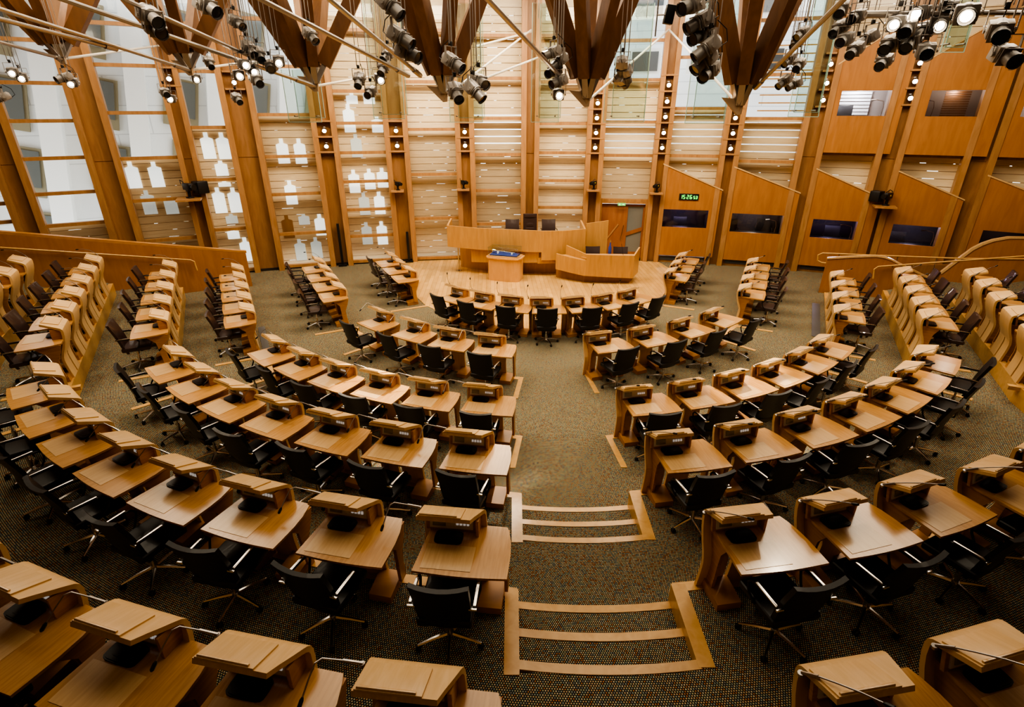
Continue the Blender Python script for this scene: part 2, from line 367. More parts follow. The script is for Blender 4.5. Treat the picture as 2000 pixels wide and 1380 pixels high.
# ------------------------------------------------------------------ swivel chair (origin: hub, on the floor; +y is where the sitter looks)
H = {}
def chair_meshes():
    for key, mat in (('black', M['leather']), ('brown', M['leatherb'])):
        # backrest: slightly curved shell, wider and swept back at the top, narrowing under the seat
        rows = []
        for i in range(11):
            s = i/10; z = .36+.635*s; w = .205+.03*min(1, s*3)+.012*s; yb = -.20-.055*s-.105*s*s-(.04*(1-s*4) if s < .25 else 0)*-1
            rows.append([(w*u, yb+.035*u*u+(0 if s < 1 else 0), z+(.018*(u*u)-.0 if i == 10 else 0)) for u in (-1, -.66, -.33, 0, .33, .66, 1)])
        H['backrest_'+key] = MB().grid(rows, lambda p: (0, .045, .004)).mesh('backrest', mat)
        b = MB(); b.box((0, .045, .455), (.49, .50, .085), bevel=.03, seg=3)
        H['seat_'+key] = b.mesh('seat', mat)
        rows = [[(-.24, -.19, .415), (.24, -.19, .415)], [(-.21, .12, .385), (.21, .12, .385)]]
    for k, s in (('l', -1), ('r', 1)):
        x = s*.275
        H['armrest_'+k] = MB().tube([(s*.235, -.235, .70), (x, -.20, .70), (x, .02, .695), (x, .11, .68), (x, .145, .63), (x, .12, .54), (s*.245, .05, .45)], .013, 6).mesh('armrest', M['black'])
        H['arm_pad_'+k] = MB().box((x, -.08, .716), (.026, .27, .014), bevel=.005).box((s*.262, -.235, .700), (.07, .022, .022), bevel=.006).mesh('arm_pad', M['chrome'])
    H['mechanism'] = MB().box((0, .0, .395), (.16, .26, .06), bevel=.015).tube([(.06, .06, .39), (.24, .08, .37)], .008, 6).mesh('mechanism', M['black'])
    H['column'] = MB().tube([(0, 0, .10), (0, 0, .24)], .028, 10).tube([(0, 0, .24), (0, 0, .385)], .018, 10).mesh('column', M['chrome'])
    b = MB(); b.tube([(0, 0, .075), (0, 0, .125)], [.045, .035], 10)
    for k in range(5):
        a = k*2*PI/5+PI/2; d = Vector((math.cos(a), math.sin(a), 0))
        b.tube([d*.03+Vector((0, 0, .105)), d*.17+Vector((0, 0, .092)), d*.305+Vector((0, 0, .068))], [.021, .017, .012], 6)
    H['star_base'] = b.mesh('star_base', M['chrome'])
    H['caster'] = MB().tube([(-.022, 0, .028), (-.008, 0, .028)], .028, 10).tube([(.008, 0, .028), (.022, 0, .028)], .028, 10).box((0, .006, .045), (.014, .03, .04), bevel=.004).mesh('caster', M['rubber'])
    # tall presiding chair
    b = MB(); rows = []
    for i in range(13):
        s = i/12; z = .42+.90*s; rows.append([(.245*u, -.20-.10*s+.03*u*u, z) for u in (-1, -.5, 0, .5, 1)])
    b.grid(rows, lambda p: (0, .06, 0)); H['tall_back'] = b.mesh('backrest', M['leatherb'])
    b = MB()
    for k in range(4): b.box((0, -.165-.045*k*.55, .60+k*.165), (.44, .05, .15), Matrix.Rotation(rad(6), 4, 'X'), .02)
    b.box((0, -.235, 1.255), (.44, .07, .14), Matrix.Rotation(rad(6), 4, 'X'), .025)
    H['tall_cushion'] = b.mesh('cushion', M['leatherb'])
chair_meshes()
def chair(x, y, z, yaw, label, group, key, tall=False):
    t = thing('swivel_chair', label, 'chair', (x, y, z), rad(yaw), group)
    put('seat', H['seat_'+key], t)
    if tall: bk = put('backrest', H['tall_back'], t); put('cushion', H['tall_cushion'], bk)
    else: put('backrest', H['backrest_'+key], t)
    for k in 'lr': a = put('armrest', H['armrest_'+k], t); put('arm_pad', H['arm_pad_'+k], a)
    put('mechanism', H['mechanism'], t); put('column', H['column'], t)
    s = put('star_base', H['star_base'], t, rot=(0, 0, random.uniform(-.6, .6)))
    for k in range(5):
        a = k*2*PI/5+PI/2; put('caster', H['caster'], s, (math.cos(a)*.30, math.sin(a)*.30, 0), (0, 0, random.uniform(0, 6)))
    return t

ROWN = ['front row', 'second row', 'third row', 'fourth row', 'fifth row', 'back row']
def fwd(yaw): a = rad(yaw); return Vector((-math.sin(a), math.cos(a), 0))
def rgt(yaw): a = rad(yaw); return Vector((math.cos(a), math.sin(a), 0))
for (r, sec), L in SEATS.items():
    for i, (x, y, yaw) in enumerate(L):
        o = ORD[i]
        if sec == 'F':
            dl = f'oak desk with silver console, {o} from the left in front row facing the podium'; cl = f'black leather swivel chair, {o} from the left in front row facing the podium'; gd, gc, mk = 'front row desks', 'front row chairs', 'F'
        elif sec in 'LR':
            s = 'left' if sec == 'L' else 'right'
            dl = f'oak desk with pale lectern, {o} from centre aisle, {s} half, {ROWN[r]}'; cl = f'black leather swivel chair at the {o} desk from centre aisle, {s} half, {ROWN[r]}'
            gd, gc, mk = f'{ROWN[r]} desks', f'{ROWN[r]} chairs', sec
        else:
            s = 'left' if sec == 'LW' else 'right'
            lst = list(range(len(L)))
            dl = f'oak desk with pale lectern, {o} from the cross aisle, {s} wing, {ROWN[r]}'; cl = f'sheen-toned black leather chair at the {o} desk from cross aisle, {s} wing, {ROWN[r]}'
            gd, gc, mk = f'{s} wing desks', f'{s} wing chairs', 'W' if s == 'left' else 'R'
        desk(x, y, FZ[r], yaw, dl, gd, mk)
        f, u = fwd(yaw), rgt(yaw)
        back = .08 if sec in 'LRF' else -.02
        off = -.07 if sec in 'LRF' else .0
        if r == 1: back = .16
        p = Vector((x, y, 0))-f*(back+random.uniform(-.03, .05))+u*(off+random.uniform(-.03, .03))
        chair(p.x, p.y, FZ[r], yaw+random.uniform(-7, 7), cl, gc, 'brown' if sec in ('LW', 'RW') else 'black')  # the 'brown' key is black leather with painted-in sheen

# ------------------------------------------------------------------ tiered floor
def front(sx, d=.59): x, y, yaw = sx; return Vector((x, y, 0))+fwd(yaw)*d
def edge(r):
    """the platform's front edge: left wing (far to near), left half, aisle, right half, right wing; two lists and the aisle corners"""
    LW, Ls, Rs, RW = (SEATS.get((r, k), []) for k in ('LW', 'L', 'R', 'RW'))
    a = []
    if LW:
        e = LW[-1]; a.append(front(e)-rgt(e[2])*1.25)
        a += [front(s) for s in LW[::-1]]; a.append(front(LW[0])+rgt(LW[0][2])*.55)
    if r == 5: a.append(Vector((-7.2, 5.0, 0)))
    a += [front(s) for s in Ls[::-1]]
    b = [front(s) for s in Rs]
    if r == 5: b += [Vector((5.2, 3.3, 0)), Vector((7.2, 4.4, 0)), Vector((9.2, 5.9, 0)), Vector((10.6, 8.0, 0)), Vector((13.2, 13.0, 0))]
    if RW:
        b.append(front(RW[0])-rgt(RW[0][2])*.55); b += [front(s) for s in RW]; e = RW[-1]; b.append(front(e)+rgt(e[2])*1.25)
    return a, b
AISLE = {1: (.20, 1.58), 2: (.14, 1.64), 3: (.11, 1.63), 4: (.045, 1.66), 5: (.0, 1.7)}
EDGES = {}
def platform(r):
    a, b = edge(r); z0, z1 = FZ[r-1]-.02, FZ[r]
    xl, xr = AISLE[r]
    ya = a[-1].y+(a[-1].x-xl)*math.tan(rad(4)); yb = b[0].y-(b[0].x-xr)*math.tan(rad(-4)) if False else b[0].y-.03
    ya -= .04; yb -= .04; al, br = Vector((xl, ya, 0)), Vector((xr, yb, 0))
    poly = a+[al]
    if r >= 3: poly += [Vector((xl, ya-.90, 0)), Vector((xr, yb-.90, 0))]
    poly += [br]+b
    EDGES[r] = (a+[al], [br]+b)
    l0, l1 = poly[0], poly[-1]
    poly += [Vector((17, l1.y+2.0, 0)), Vector((17, -5, 0)), Vector((-17, -5, 0)), Vector((-17, l0.y+2.0, 0))]
    me = MB().prism([(p.x, p.y, z0) for p in poly], (0, 0, z1-z0)).mesh('floor', M['carpet'])
    struct('floor', me)
    return poly
wallfloor = [(-17, -5, -.2), (17, -5, -.2), (17, 17, -.2)]
base = [(-17, -5), (17, -5), (17, 15.8)]+[(.8+28*math.sin(rad(a)), -7.15+28*math.cos(rad(a))) for a in range(34, -39, -3)]
struct('floor', MB().prism([(x, y, -.2) for x, y in base], (0, 0, .2)).mesh('floor', M['carpet']))
for r in range(1, 6): platform(r)
# wood edge boards along each platform, one object per half
k = 0
def strip(pts, z0, z1, w, mat, name):
    """board along a polyline (front face on the line, body behind it)"""
    b = MB(); n = len(pts)
    inner = []; outer = []
    for i, p in enumerate(pts):
        d = (pts[min(i+1, n-1)]-pts[max(i-1, 0)]).normalized(); inner.append(p+Vector((d.y, -d.x, 0))*w); outer.append(p-Vector((d.y, -d.x, 0))*.015)
    for i in range(n-1):
        p, q, a, c = outer[i], outer[i+1], inner[i], inner[i+1]
        b.hexa([(p.x, p.y, z0), (a.x, a.y, z0), (c.x, c.y, z0), (q.x, q.y, z0), (p.x, p.y, z1), (a.x, a.y, z1), (c.x, c.y, z1), (q.x, q.y, z1)])
    return struct(name, b.mesh(name, mat))
for r in range(1, 6):
    for half in EDGES[r]:
        pts = [p+Vector((0, 0, 0)) for p in half]
        k += 1; strip(pts, FZ[r-1]-.01, FZ[r]+.006, .10, M['nosing'], f'trim_{k}')
# side boards of the aisle stairs and the stair nosings
for r in (3, 4, 5):
    (a, b) = EDGES[r]; al, br = a[-1], b[0]; z = FZ[r]+.008; dz = (FZ[r]-FZ[r-1])/3
    for p, s in ((al, -1), (br, 1)):
        k += 1
        x0, x1 = (p.x-.125, p.x+.014) if s < 0 else (p.x-.014, p.x+.135)
        fl = .0
        me = MB().hexa([(x0+fl, p.y-.92, FZ[r-1]-.01), (x1+fl, p.y-.92, FZ[r-1]-.01), (x1, p.y, FZ[r-1]-.01), (x0, p.y, FZ[r-1]-.01), (x0+fl, p.y-.92, z), (x1+fl, p.y-.92, z), (x1, p.y, z), (x0, p.y, z)]).mesh('trim', M['nosing'])
        struct(f'trim_{k}', me)
    m = (al.x+br.x)/2; hw = (br.x-al.x)/2
    for i in range(3):
        zt = FZ[r]-i*dz; yy = (al.y+br.y)/2-.88+i*.41
        # tread carpet block
        if i:
            y0 = yy-.41
            tb = struct('floor', MB().box((m, yy-.23, (zt+FZ[r-1]-.02)/2), (2*hw+.05, .42, zt-FZ[r-1]+.02)).mesh('floor', M['carpet']))
        pts = []
        for j in range(9):
            t = -1+j/4; pts.append(Vector((m+t*(hw+.0), yy+.045*t*t*1.2, 0)))
        k += 1; strip(pts, zt-.05, zt+.007, .075, M['nosing'], f'trim_{k}')
for r in (1, 2):
    (a, b) = EDGES[r]
    for p, s in ((a[-1], -1), (b[0], 1)):
        k += 1; z = FZ[r]
        x = p.x+s*.02
        struct(f'trim_{k}', MB().hexa([(x-.06+s*.12, p.y-.92, z-.05), (x+.04+s*.12, p.y-.92, z-.05), (x+.05, p.y, z-.05), (x-.05, p.y, z-.05), (x-.06+s*.12, p.y-.92, z+.01), (x+.04+s*.12, p.y-.92, z+.01), (x+.05, p.y, z+.01), (x-.05, p.y, z+.01)]).mesh('trim', M['nosing']))
# boards that close the rows beside the cross aisles
def endboard(seat, side, z, n0=.75, n1=-.35):
    global k
    x, y, yaw = seat; f, u = fwd(yaw), rgt(yaw); p = Vector((x, y, 0))+u*side
    a, c = p+f*n0, p+f*n1; w = u*.05; k += 1
    struct(f'trim_{k}', MB().hexa([tuple((q+Vector((0, 0, z-.06)))[:]) for q in (a-w, a+w, c+w, c-w)]+[tuple((q+Vector((0, 0, z+.012)))[:]) for q in (a-w, a+w, c+w, c-w)]).mesh('trim', M['nosing']))
for r in range(0, 5):
    for s in ('L', 'R'):
        if (r, s) in SEATS: endboard(SEATS[(r, s)][-1], -.58 if s == 'L' else .58, FZ[r])
    for s in ('LW', 'RW'): endboard(SEATS[(r, s)][0], .62 if s == 'LW' else -.62, FZ[r])

# timber dais floor in front of the podium
fr = [front(s, .66) for s in SEATS[(0, 'F')]]
lw = [front(s, .72) for s in SEATS[(0, 'LW')]]; rw = [front(s, .72) for s in SEATS[(0, 'RW')]]
poly = [Vector((-5.0, 20.15, 0)), lw[2]-rgt(-63)*1.2, lw[2], lw[0], lw[0]+rgt(-63)*.6, fr[0]-rgt(-38)*.75]+fr+[fr[-1]+rgt(38)*.75, rw[0]-rgt(65)*.6, rw[0], rw[2], rw[2]+rgt(65)*1.0, Vector((5.6, 20.2, 0)), Vector((3.2, 20.7, 0)), Vector((.8, 20.82, 0)), Vector((-2.2, 20.66, 0))]
struct('floor', MB().prism([(p.x, p.y, -.01) for p in poly], (0, 0, .025)).mesh('floor', M['dais']))
# grey edging strip between dais and carpet, and dark floor plates by the wings
for i, (p, q) in enumerate([((-3.02, 14.9), (-2.35, 14.15)), ((4.85, 15.0), (4.2, 14.15))]):
    pass
tag(put('floor_plate', MB().box((8.36, 13.85, .074), (.20, 2.9, .012), rad(-27.3)).mesh('floor_plate', M['bluegrey'])), 'dark grey floor plate set in the carpet before right wing third row', 'floor plate')
tag(put('floor_plate', MB().box((-6.30, 12.50, .074), (.16, 1.65, .012), rad(27)).mesh('floor_plate', M['bluegrey'])), 'grey floor plate set in the carpet before left wing third row', 'floor plate')

# ------------------------------------------------------------------ curved window wall
CX, CY, RW_ = .8, -7.15, 28.0
TOP = 9.2
def WP(phi, z, off=0.): a = rad(phi); return (CX+(RW_-off)*math.sin(a), CY+(RW_-off)*math.cos(a), z)
def wbox(b, p0, p1, z0, z1, o0, o1):
    """block on the wall between two bearings, from o0 (towards outside) to o1 (towards the room)"""
    return b.hexa([WP(p0, z0, o1), WP(p1, z0, o1), WP(p1, z0, o0), WP(p0, z0, o0), WP(p0, z1, o1), WP(p1, z1, o1), WP(p1, z1, o0), WP(p0, z1, o0)])
def wpoly(b, pts, o0, o1):
    """flat polygon (bearing, z) given thickness between two offsets"""
    n = len(pts); A = [b.bm.verts.new(WP(p, z, o1)) for p, z in pts]; B = [b.bm.verts.new(WP(p, z, o0)) for p, z in pts]
    for q in tessellate_polygon([[Vector((p*.489, z, 0)) for p, z in pts]]):
        b.bm.faces.new([A[i] for i in q]); b.bm.faces.new([B[i] for i in q[::-1]])
    for i in range(n): b.bm.faces.new((A[i], B[i], B[(i+1) % n], A[(i+1) % n]))
    return b
def wring(b, outer, inner, o0, o1):
    """panel with a hole; outer and inner: 4 (bearing, z) each in the same order"""
    for i in range(4):
        j = (i+1) % 4; q = [outer[i], outer[j], inner[j], inner[i]]
        A = [b.bm.verts.new(WP(p, z, o1)) for p, z in q]; B = [b.bm.verts.new(WP(p, z, o0)) for p, z in q]
        b.bm.faces.new(A); b.bm.faces.new(B[::-1]); b.bm.faces.new((A[0], B[0], B[1], A[1])); b.bm.faces.new((A[2], B[2], B[3], A[3]))
    return b
# bay: (left bearing, right bearing, transom heights, height above which the bay is clear glass, bright gaps from..to)
BAYS = [
 (-36.24, -33.86, [2.32, 2.84, 3.66, 4.73, 5.76, 6.9], 0.0, None),
 (-32.41, -29.37, [2.1, 3.03, 4.02, 5.03, 6.01, 7.07], 2.1, None),
 (-27.62, -24.41, [1.38, 2.67, 3.94, 5.24, 6.52, 7.58], 3.94, None),
 (-23.31, -21.21, [.1, 1.57, 3.21, 4.81, 6.41, 7.67], 4.81, None),
 (-19.19, -15.83, [.1, 1.27, 2.64, 3.88, 5.18, 6.6, 7.89], 5.18, None),
 (-14.19, -10.93, [.1, 1.05, 2.01, 2.99, 3.96, 4.91, 5.9, 7.68], 99, None),
 (-9.27, -5.86, [.1, 1.61, 3.19, 4.7, 6.2, 7.72], 99, None),
 (-4.49, -1.01, [.1, 1.36, 2.59, 3.85, 5.05, 6.32, 7.59], 99, (3.85, 5.05)),
 (.29, 3.8, [.1, .98, 1.97, 2.94, 3.91, 4.88, 6.21, 7.59], 99, None),
 (5.09, 8.71, [2.26, 3.83, 4.94, 6.26, 7.43], 6.26, (3.83, 4.94)),
 (9.86, 13.39, [3.84, 5.37, 6.92], 5.37, (3.84, 5.37)),
 (14.66, 18.39, [3.7, 5.06, 6.37, 7.91], 5.06, (3.7, 5.06)),
 (19.95, 23.13, [4.0], 99, None), (24.68, 27.89, [4.0], 99, None), (29.52, 32.6, [4.0], 99, None),
]
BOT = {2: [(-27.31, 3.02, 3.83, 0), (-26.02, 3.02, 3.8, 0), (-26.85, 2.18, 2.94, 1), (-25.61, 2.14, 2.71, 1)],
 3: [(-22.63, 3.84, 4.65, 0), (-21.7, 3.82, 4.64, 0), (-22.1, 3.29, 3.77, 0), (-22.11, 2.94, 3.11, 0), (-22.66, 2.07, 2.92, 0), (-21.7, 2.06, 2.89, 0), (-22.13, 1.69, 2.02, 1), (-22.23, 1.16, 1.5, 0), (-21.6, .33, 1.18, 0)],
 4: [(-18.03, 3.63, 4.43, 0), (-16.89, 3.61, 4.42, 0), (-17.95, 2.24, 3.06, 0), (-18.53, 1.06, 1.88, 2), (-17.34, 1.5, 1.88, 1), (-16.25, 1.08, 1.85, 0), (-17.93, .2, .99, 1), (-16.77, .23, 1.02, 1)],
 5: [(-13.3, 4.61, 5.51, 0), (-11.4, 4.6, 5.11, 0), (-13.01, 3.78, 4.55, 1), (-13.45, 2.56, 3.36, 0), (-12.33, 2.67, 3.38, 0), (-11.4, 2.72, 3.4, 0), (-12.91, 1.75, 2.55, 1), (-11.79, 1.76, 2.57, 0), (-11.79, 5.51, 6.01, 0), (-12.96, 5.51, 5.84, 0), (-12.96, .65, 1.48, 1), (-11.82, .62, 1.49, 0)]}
def bottle(p, z0, z1, w=.185):
    h = z1-z0; d = math.degrees(w/28); n = d*.32
    return [(p-d, z0), (p+d, z0), (p+d, z0+h*.76), (p+n, z0+h*.82), (p+n, z1), (p-n, z1), (p-n, z0+h*.82), (p-d, z0+h*.76)]
for i, (p0, p1, tr, clear, bright) in enumerate(BAYS):
    zb = 0.0 if i < 9 else (2.2 if i == 9 else 2.6)
    w = struct(f'window_{i+1}', None, None, WP((p0+p1)/2, 0)); 
    def kid(name, me, w=w):
        o = put(name, me, w); o.matrix_parent_inverse = Matrix.Translation(-w.location); return o
    b = MB()
    for z in tr:
        if z >= zb-.05: wbox(b, p0-.05, p1+.05, z-.05, z+.05, -.02, .14)
    kid('window_frame', b.mesh('window_frame', M['oak']))
    zs = sorted({zb}|{z for z in tr if z > zb})+[TOP]
    for a, c in zip(zs, zs[1:]):
        q = MB().quad([WP(p0, a, .02), WP(p1, a, .02), WP(p1, c, .02), WP(p0, c, .02)]); kid('pane', q.mesh('pane', M['glass']))
    if i > 0 or clear > 0:
        b = MB(); rb = MB(); z = zb; ztop = min(clear, TOP); rnd = random.Random(i)
        while z < ztop-.02:
            h = .235; gap = .014
            if i >= 12 and 4.15 < z < 6.4: z += h; continue
            if bright and bright[0] <= z < bright[1]: gap = .034
            elif rnd.random() < .4: gap = .018
            z1 = min(z+h-gap, ztop)
            wbox(b, p0-.3, p1+.3, z, z1, -.30, -.27)
            if gap < .03:  # backing added behind each joint to darken the gaps; random openings let daylight through
                u = p0-.3
                while u < p1+.3:
                    v = u+rnd.uniform(.5, 2.2); wbox(rb, u, min(v, p1+.3), z1-.02, min(z1+.03, ztop), -.34, -.305); u = v+rnd.choice((.0, .25, .5, .9))*rnd.random()
            z += h
        kid('slat_screen', b.mesh('slat_screen', M['slat']))
        if len(rb.bm.verts): kid('added_slat_backing', rb.mesh('added_slat_backing', M['oakd']))
    for (p, a, c, kd) in BOT.get(i, []):
        kid('bottle_cutout_panel', wpoly(MB(), bottle(p, a, c), -.25, -.235).mesh('bottle_cutout_panel', (M['bottle'], M['bottleg'], M['oak'])[kd]))  # solid shapes imitating openings; the pale ones glow like daylight
# pillars between the bays
k2 = 100
gaps = [(BAYS[i][1], BAYS[i+1][0]) for i in range(len(BAYS)-1)]+[(32.6, 34.2), (-38.2, -36.24)]
for gi, (a, c) in enumerate(gaps):
    j = min(.36, (c-a)*.27)
    k2 += 1; struct(f'trim_{k2}', wbox(MB(), a-.02, a+j, 0, TOP, -.05, .30).mesh('trim', M['oak']))
    k2 += 1; struct(f'trim_{k2}', wbox(MB(), c-j, c+.02, 0, TOP, -.05, .30).mesh('trim', M['oak']))
    b = MB(); z = 3.88
    wbox(b, a+j*.6, c-j*.6, 0, z-.012, -.05, .10); wbox(b, a+j*.6, c-j*.6, z+.012, TOP, -.05, .10); wbox(b, a+j, c-j, z-.02, z+.02, -.05, .085)
    k2 += 1; struct(f'trim_{k2}', b.mesh('trim', M['oakd']))
b = MB()
for a in range(-36, 9, 3): wbox(b, a, a+3, 0, .09, -.05, .12)
struct('baseboard_back', b.mesh('baseboard_back', M['dark']))

# recessed wall spotlights with their little shelves
LAMPS = [(-15.02, [4.73, 4.24]), (-10.1, [4.72, 4.23]), (-5.18, [4.67, 4.22]), (4.44, [5.59, 5.12, 4.64, 4.15]), (9.28, [6.14, 5.64, 5.16, 4.65, 4.16]), (14.02, [5.13, 4.65, 4.16]),
         (19.30, [6.68, 6.15, 5.66]), (24.2, [6.65, 6.16, 5.70]), (-23.86, [6.23]), (-20.2, [6.16])]
WN = ['beside the fifth window', 'beside the sixth window', 'beside the seventh window', 'left of the door bay', 'right of the door bay', 'left of the clear gallery window', 'left of the upper booth', 'between the two upper booths', 'by the third window', 'by the fourth window']
hb = MB().tube([(0, 0, -.02), (0, 0, .05), (0, 0, .13)], [.05, .078, .082], 14).box((0, .075, .0), (.12, .012, .03)).mesh('housing', M['reflector'])
hl = MB().tube([(0, 0, .12), (0, 0, .138)], [.062, .066], 14).mesh('lens', M['litw'])
for (p, zs), wn in zip(LAMPS, WN):
    for i, z in enumerate(zs):
        lab = f'round bright white wall lamp {wn}' + (f', {ORD[i]} down in its stack' if len(zs) > 1 else '')
        t = thing('wall_spotlight', lab, 'lamp', WP(p, z, .16), -rad(p), 'recessed wall lamps')
        h = put('housing', hb, t, rot=(rad(115), 0, 0)); put('lens', hl, h)
    for i in range(len(zs)+1):
        z = zs[0]+.25 if i == 0 else zs[i-1]-.24
        k2 += 1; struct(f'trim_{k2}', wbox(MB(), p-(.6 if p < 18 else .4), p+(.6 if p < 18 else .22), z-.025, z+.025, .06, .31).mesh('trim', M['oak']))

# ------------------------------------------------------------------ booths on the right
def booth(name, label, pa, pb, z0, ztl, ztr, wa, wb, wz0, wz1, imat, off=.28, pieces=()):
    t = thing(name, label, 'booth', WP((pa+pb)/2, z0, off), 0, 'timber booths on the window wall')
    def kid(n, me):
        o = put(n, me, t); o.matrix_parent_inverse = Matrix.Translation(-t.location); return o
    kid('front_panel', wring(MB(), [(pa, z0), (pb, z0), (pb, ztr), (pa, ztl)], [(wa, wz0), (wb, wz0), (wb, wz1), (wa, wz1)], off-.08, off).mesh('front_panel', M['panel']))
    kid('top_edge', wpoly(MB(), [(pa-.05, ztl), (pb+.05, ztr), (pb+.05, ztr+.04), (pa-.05, ztl+.04)], off-.2, off+.02).mesh('top_edge', M['inlay']))
    kid('pane', MB().quad([WP(wa, wz0, off-.04), WP(wb, wz0, off-.04), WP(wb, wz1, off-.04), WP(wa, wz1, off-.04)]).mesh('pane', M['dglass']))
    b = MB(); g = .15; fz = z0+.05; o0, o1 = -1.3, off-.1
    lo, hi = max(wz0-.75, z0), wz1+.25
    for q in ([(wa-g, lo), (wb+g, lo), (wb+g, hi), (wa-g, hi)],): b.quad([WP(p, z, o0) for p, z in q])
    b.quad([WP(wa-g, lo, o1), WP(wb+g, lo, o1), WP(wb+g, lo, o0), WP(wa-g, lo, o0)]); b.quad([WP(wa-g, hi, o1), WP(wb+g, hi, o1), WP(wb+g, hi, o0), WP(wa-g, hi, o0)])
    b.quad([WP(wa-g, lo, o1), WP(wa-g, hi, o1), WP(wa-g, hi, o0), WP(wa-g, lo, o0)]); b.quad([WP(wb+g, lo, o1), WP(wb+g, hi, o1), WP(wb+g, hi, o0), WP(wb+g, lo, o0)])
    kid('lining', b.mesh('lining', imat))
    kid('counter', wbox(MB(), wa-.1, wb+.1, wz0-.06, wz0-.03, -.25, off-.09).mesh('counter', M['black']))
    return t
BT = 'timber booth with dark window'
booth('booth', 'lower timber booth with green digital clock above its dark window', 9.55, 13.9, .30, 3.55, 2.70, 9.82, 13.16, 1.36, 2.0, M['booth'])
booth('booth', 'lower timber booth second right of the door, two dark chair backs behind glass', 14.5, 19.1, .25, 3.5, 2.70, 14.85, 18.4, 1.28, 1.94, M['booth'])
booth('booth', 'lower timber booth third right of the door, above the handrail loop', 19.85, 24.1, .25, 3.51, 2.66, 20.33, 23.2, 1.25, 1.88, M['booth'])
booth('booth', 'lower timber booth below the big camera shelf, fourth right of door', 24.7, 28.6, .25, 3.52, 2.74, 25.22, 28.2, 1.25, 1.88, M['booth'])
booth('booth', 'lower timber booth behind the tall curved ramp panel', 29.4, 33.2, .25, 3.5, 2.8, 30.1, 33.0, 1.28, 1.9, M['booth'])
booth('booth', 'upper timber booth with white blinds and one dark chair behind glass', 19.78, 23.9, 4.04, 6.6, 8.0, 20.3, 23.22, 5.15, 5.87, M['boothl'])
booth('booth', 'upper timber booth with dark slatted blind and microphone behind glass', 24.5, 29.0, 4.04, 6.62, 8.1, 25.22, 28.15, 5.14, 5.85, M['boothl'])
booth('booth', 'upper timber booth at the right edge, glass mostly cut by the frame', 29.45, 33.2, 4.04, 6.75, 8.1, 29.91, 33.0, 5.14, 5.6, M['boothl'])
k2 += 1
for (a, c) in ((9.7, 13.8), (14.6, 19.0), (19.9, 24.0), (24.8, 28.5), (29.5, 33)):
    k2 += 1; struct(f'trim_{k2}', wbox(MB(), a, c, .0, .24, .0, .16).mesh('trim', M['oakd']))
    tag(put('heating_grille', wbox(MB(), a+.3, c-.3, .10, .22, .16, .19).mesh('heating_grille', M['bluegrey'])), f'grey metal grille strip at the foot of the {ORD[int(a//5)-1]} lower booth', 'grille', 'grilles under the booths')
# blinds, chairs and lamps seen inside the booths
b = MB()
for i in range(7): wbox(b, 20.25, 22.5, 5.17+i*.105, 5.25+i*.105, -1.2, -1.17)
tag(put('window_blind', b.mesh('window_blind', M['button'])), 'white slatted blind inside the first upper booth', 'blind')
b = MB()
for i in range(11): wbox(b, 26.3, 27.6, 5.14+i*.066, 5.185+i*.066, -.7, -.67)
tag(put('window_blind', b.mesh('window_blind', M['strut'])), 'dark brown slatted blind inside the second upper booth', 'blind')
for lab, p, z in (('dark chair behind glass of the first upper booth', 21.0, 4.45), ('dark chair behind glass of second lower booth, nearer the door', 15.1, .55), ('dark chair behind glass of second lower booth, beside its lamp', 17.4, .62), ('dark chair behind glass of the third lower booth', 22.0, .5), ('dark chair behind glass of first lower booth', 11.4, .55), ('dark chair behind glass of the fourth lower booth', 26.0, .45)):
    q = WP(p, z, -.55); chair(q[0], q[1], q[2], -p+180, lab, None, 'black')
for lab, p, z in (('thin chrome desk lamp behind glass of the second lower booth', 18.0, 1.25), ('thin chrome desk lamp behind glass of the third lower booth', 22.9, 1.22), ('thin chrome desk lamp behind glass of fourth lower booth', 27.7, 1.22), ('thin chrome desk lamp behind glass of the first upper booth', 22.9, 5.12), ('thin black desk lamp behind glass of the second upper booth', 25.6, 5.11)):
    t = thing('desk_lamp', lab, 'lamp', WP(p, z, .05), -rad(p))
    put('arm', MB().tube([(0, 0, 0), (.02, 0, .28), (-.02, 0, .45), (-.25, 0, .5)], .009, 6).mesh('arm', M['chrome']), t)
    put('lamp_shade', MB().tube([(-.22, 0, .5), (-.36, 0, .48)], [.02, .035], 8).mesh('lamp_shade', M['reflector']), t)
    put('base', MB().tube([(0, 0, 0), (0, 0, .015)], .06, 12).mesh('base', M['black']), t)

# digital clock
SEG = {'0': 'abcdef', '1': 'bc', '2': 'abged', '3': 'abgcd', '5': 'afgcd', '6': 'afgedc'}
t = thing('digital_clock', 'small black digital clock showing green digits, on the first lower booth', 'clock', WP(11.6, 2.46, .285), -rad(11.6))
put('case', MB().box((0, -.02, 0), (.68, .05, .22), bevel=.008).mesh('case', M['black']), t)
b = MB()
def digit(ch, x, h, w, zc):
    th = .018
    P = {'a': (x, zc+h/2, w, th), 'g': (x, zc, w, th), 'd': (x, zc-h/2, w, th), 'f': (x-w/2, zc+h/4, th, h/2), 'b': (x+w/2, zc+h/4, th, h/2), 'e': (x-w/2, zc-h/4, th, h/2), 'c': (x+w/2, zc-h/4, th, h/2)}
    for s in SEG[ch]: px, pz, sx, sz = P[s]; b.box((px, -.048, pz), (sx, .006, sz))
for ch, x in (('1', -.27), ('5', -.17), ('2', -.04), ('6', .07)): digit(ch, x, .125, .062, 0)
for ch, x in (('5', .185), ('3', .265)): digit(ch, x, .095, .046, -.012)
put('digit_display', b.mesh('digit_display', M['green']), t)

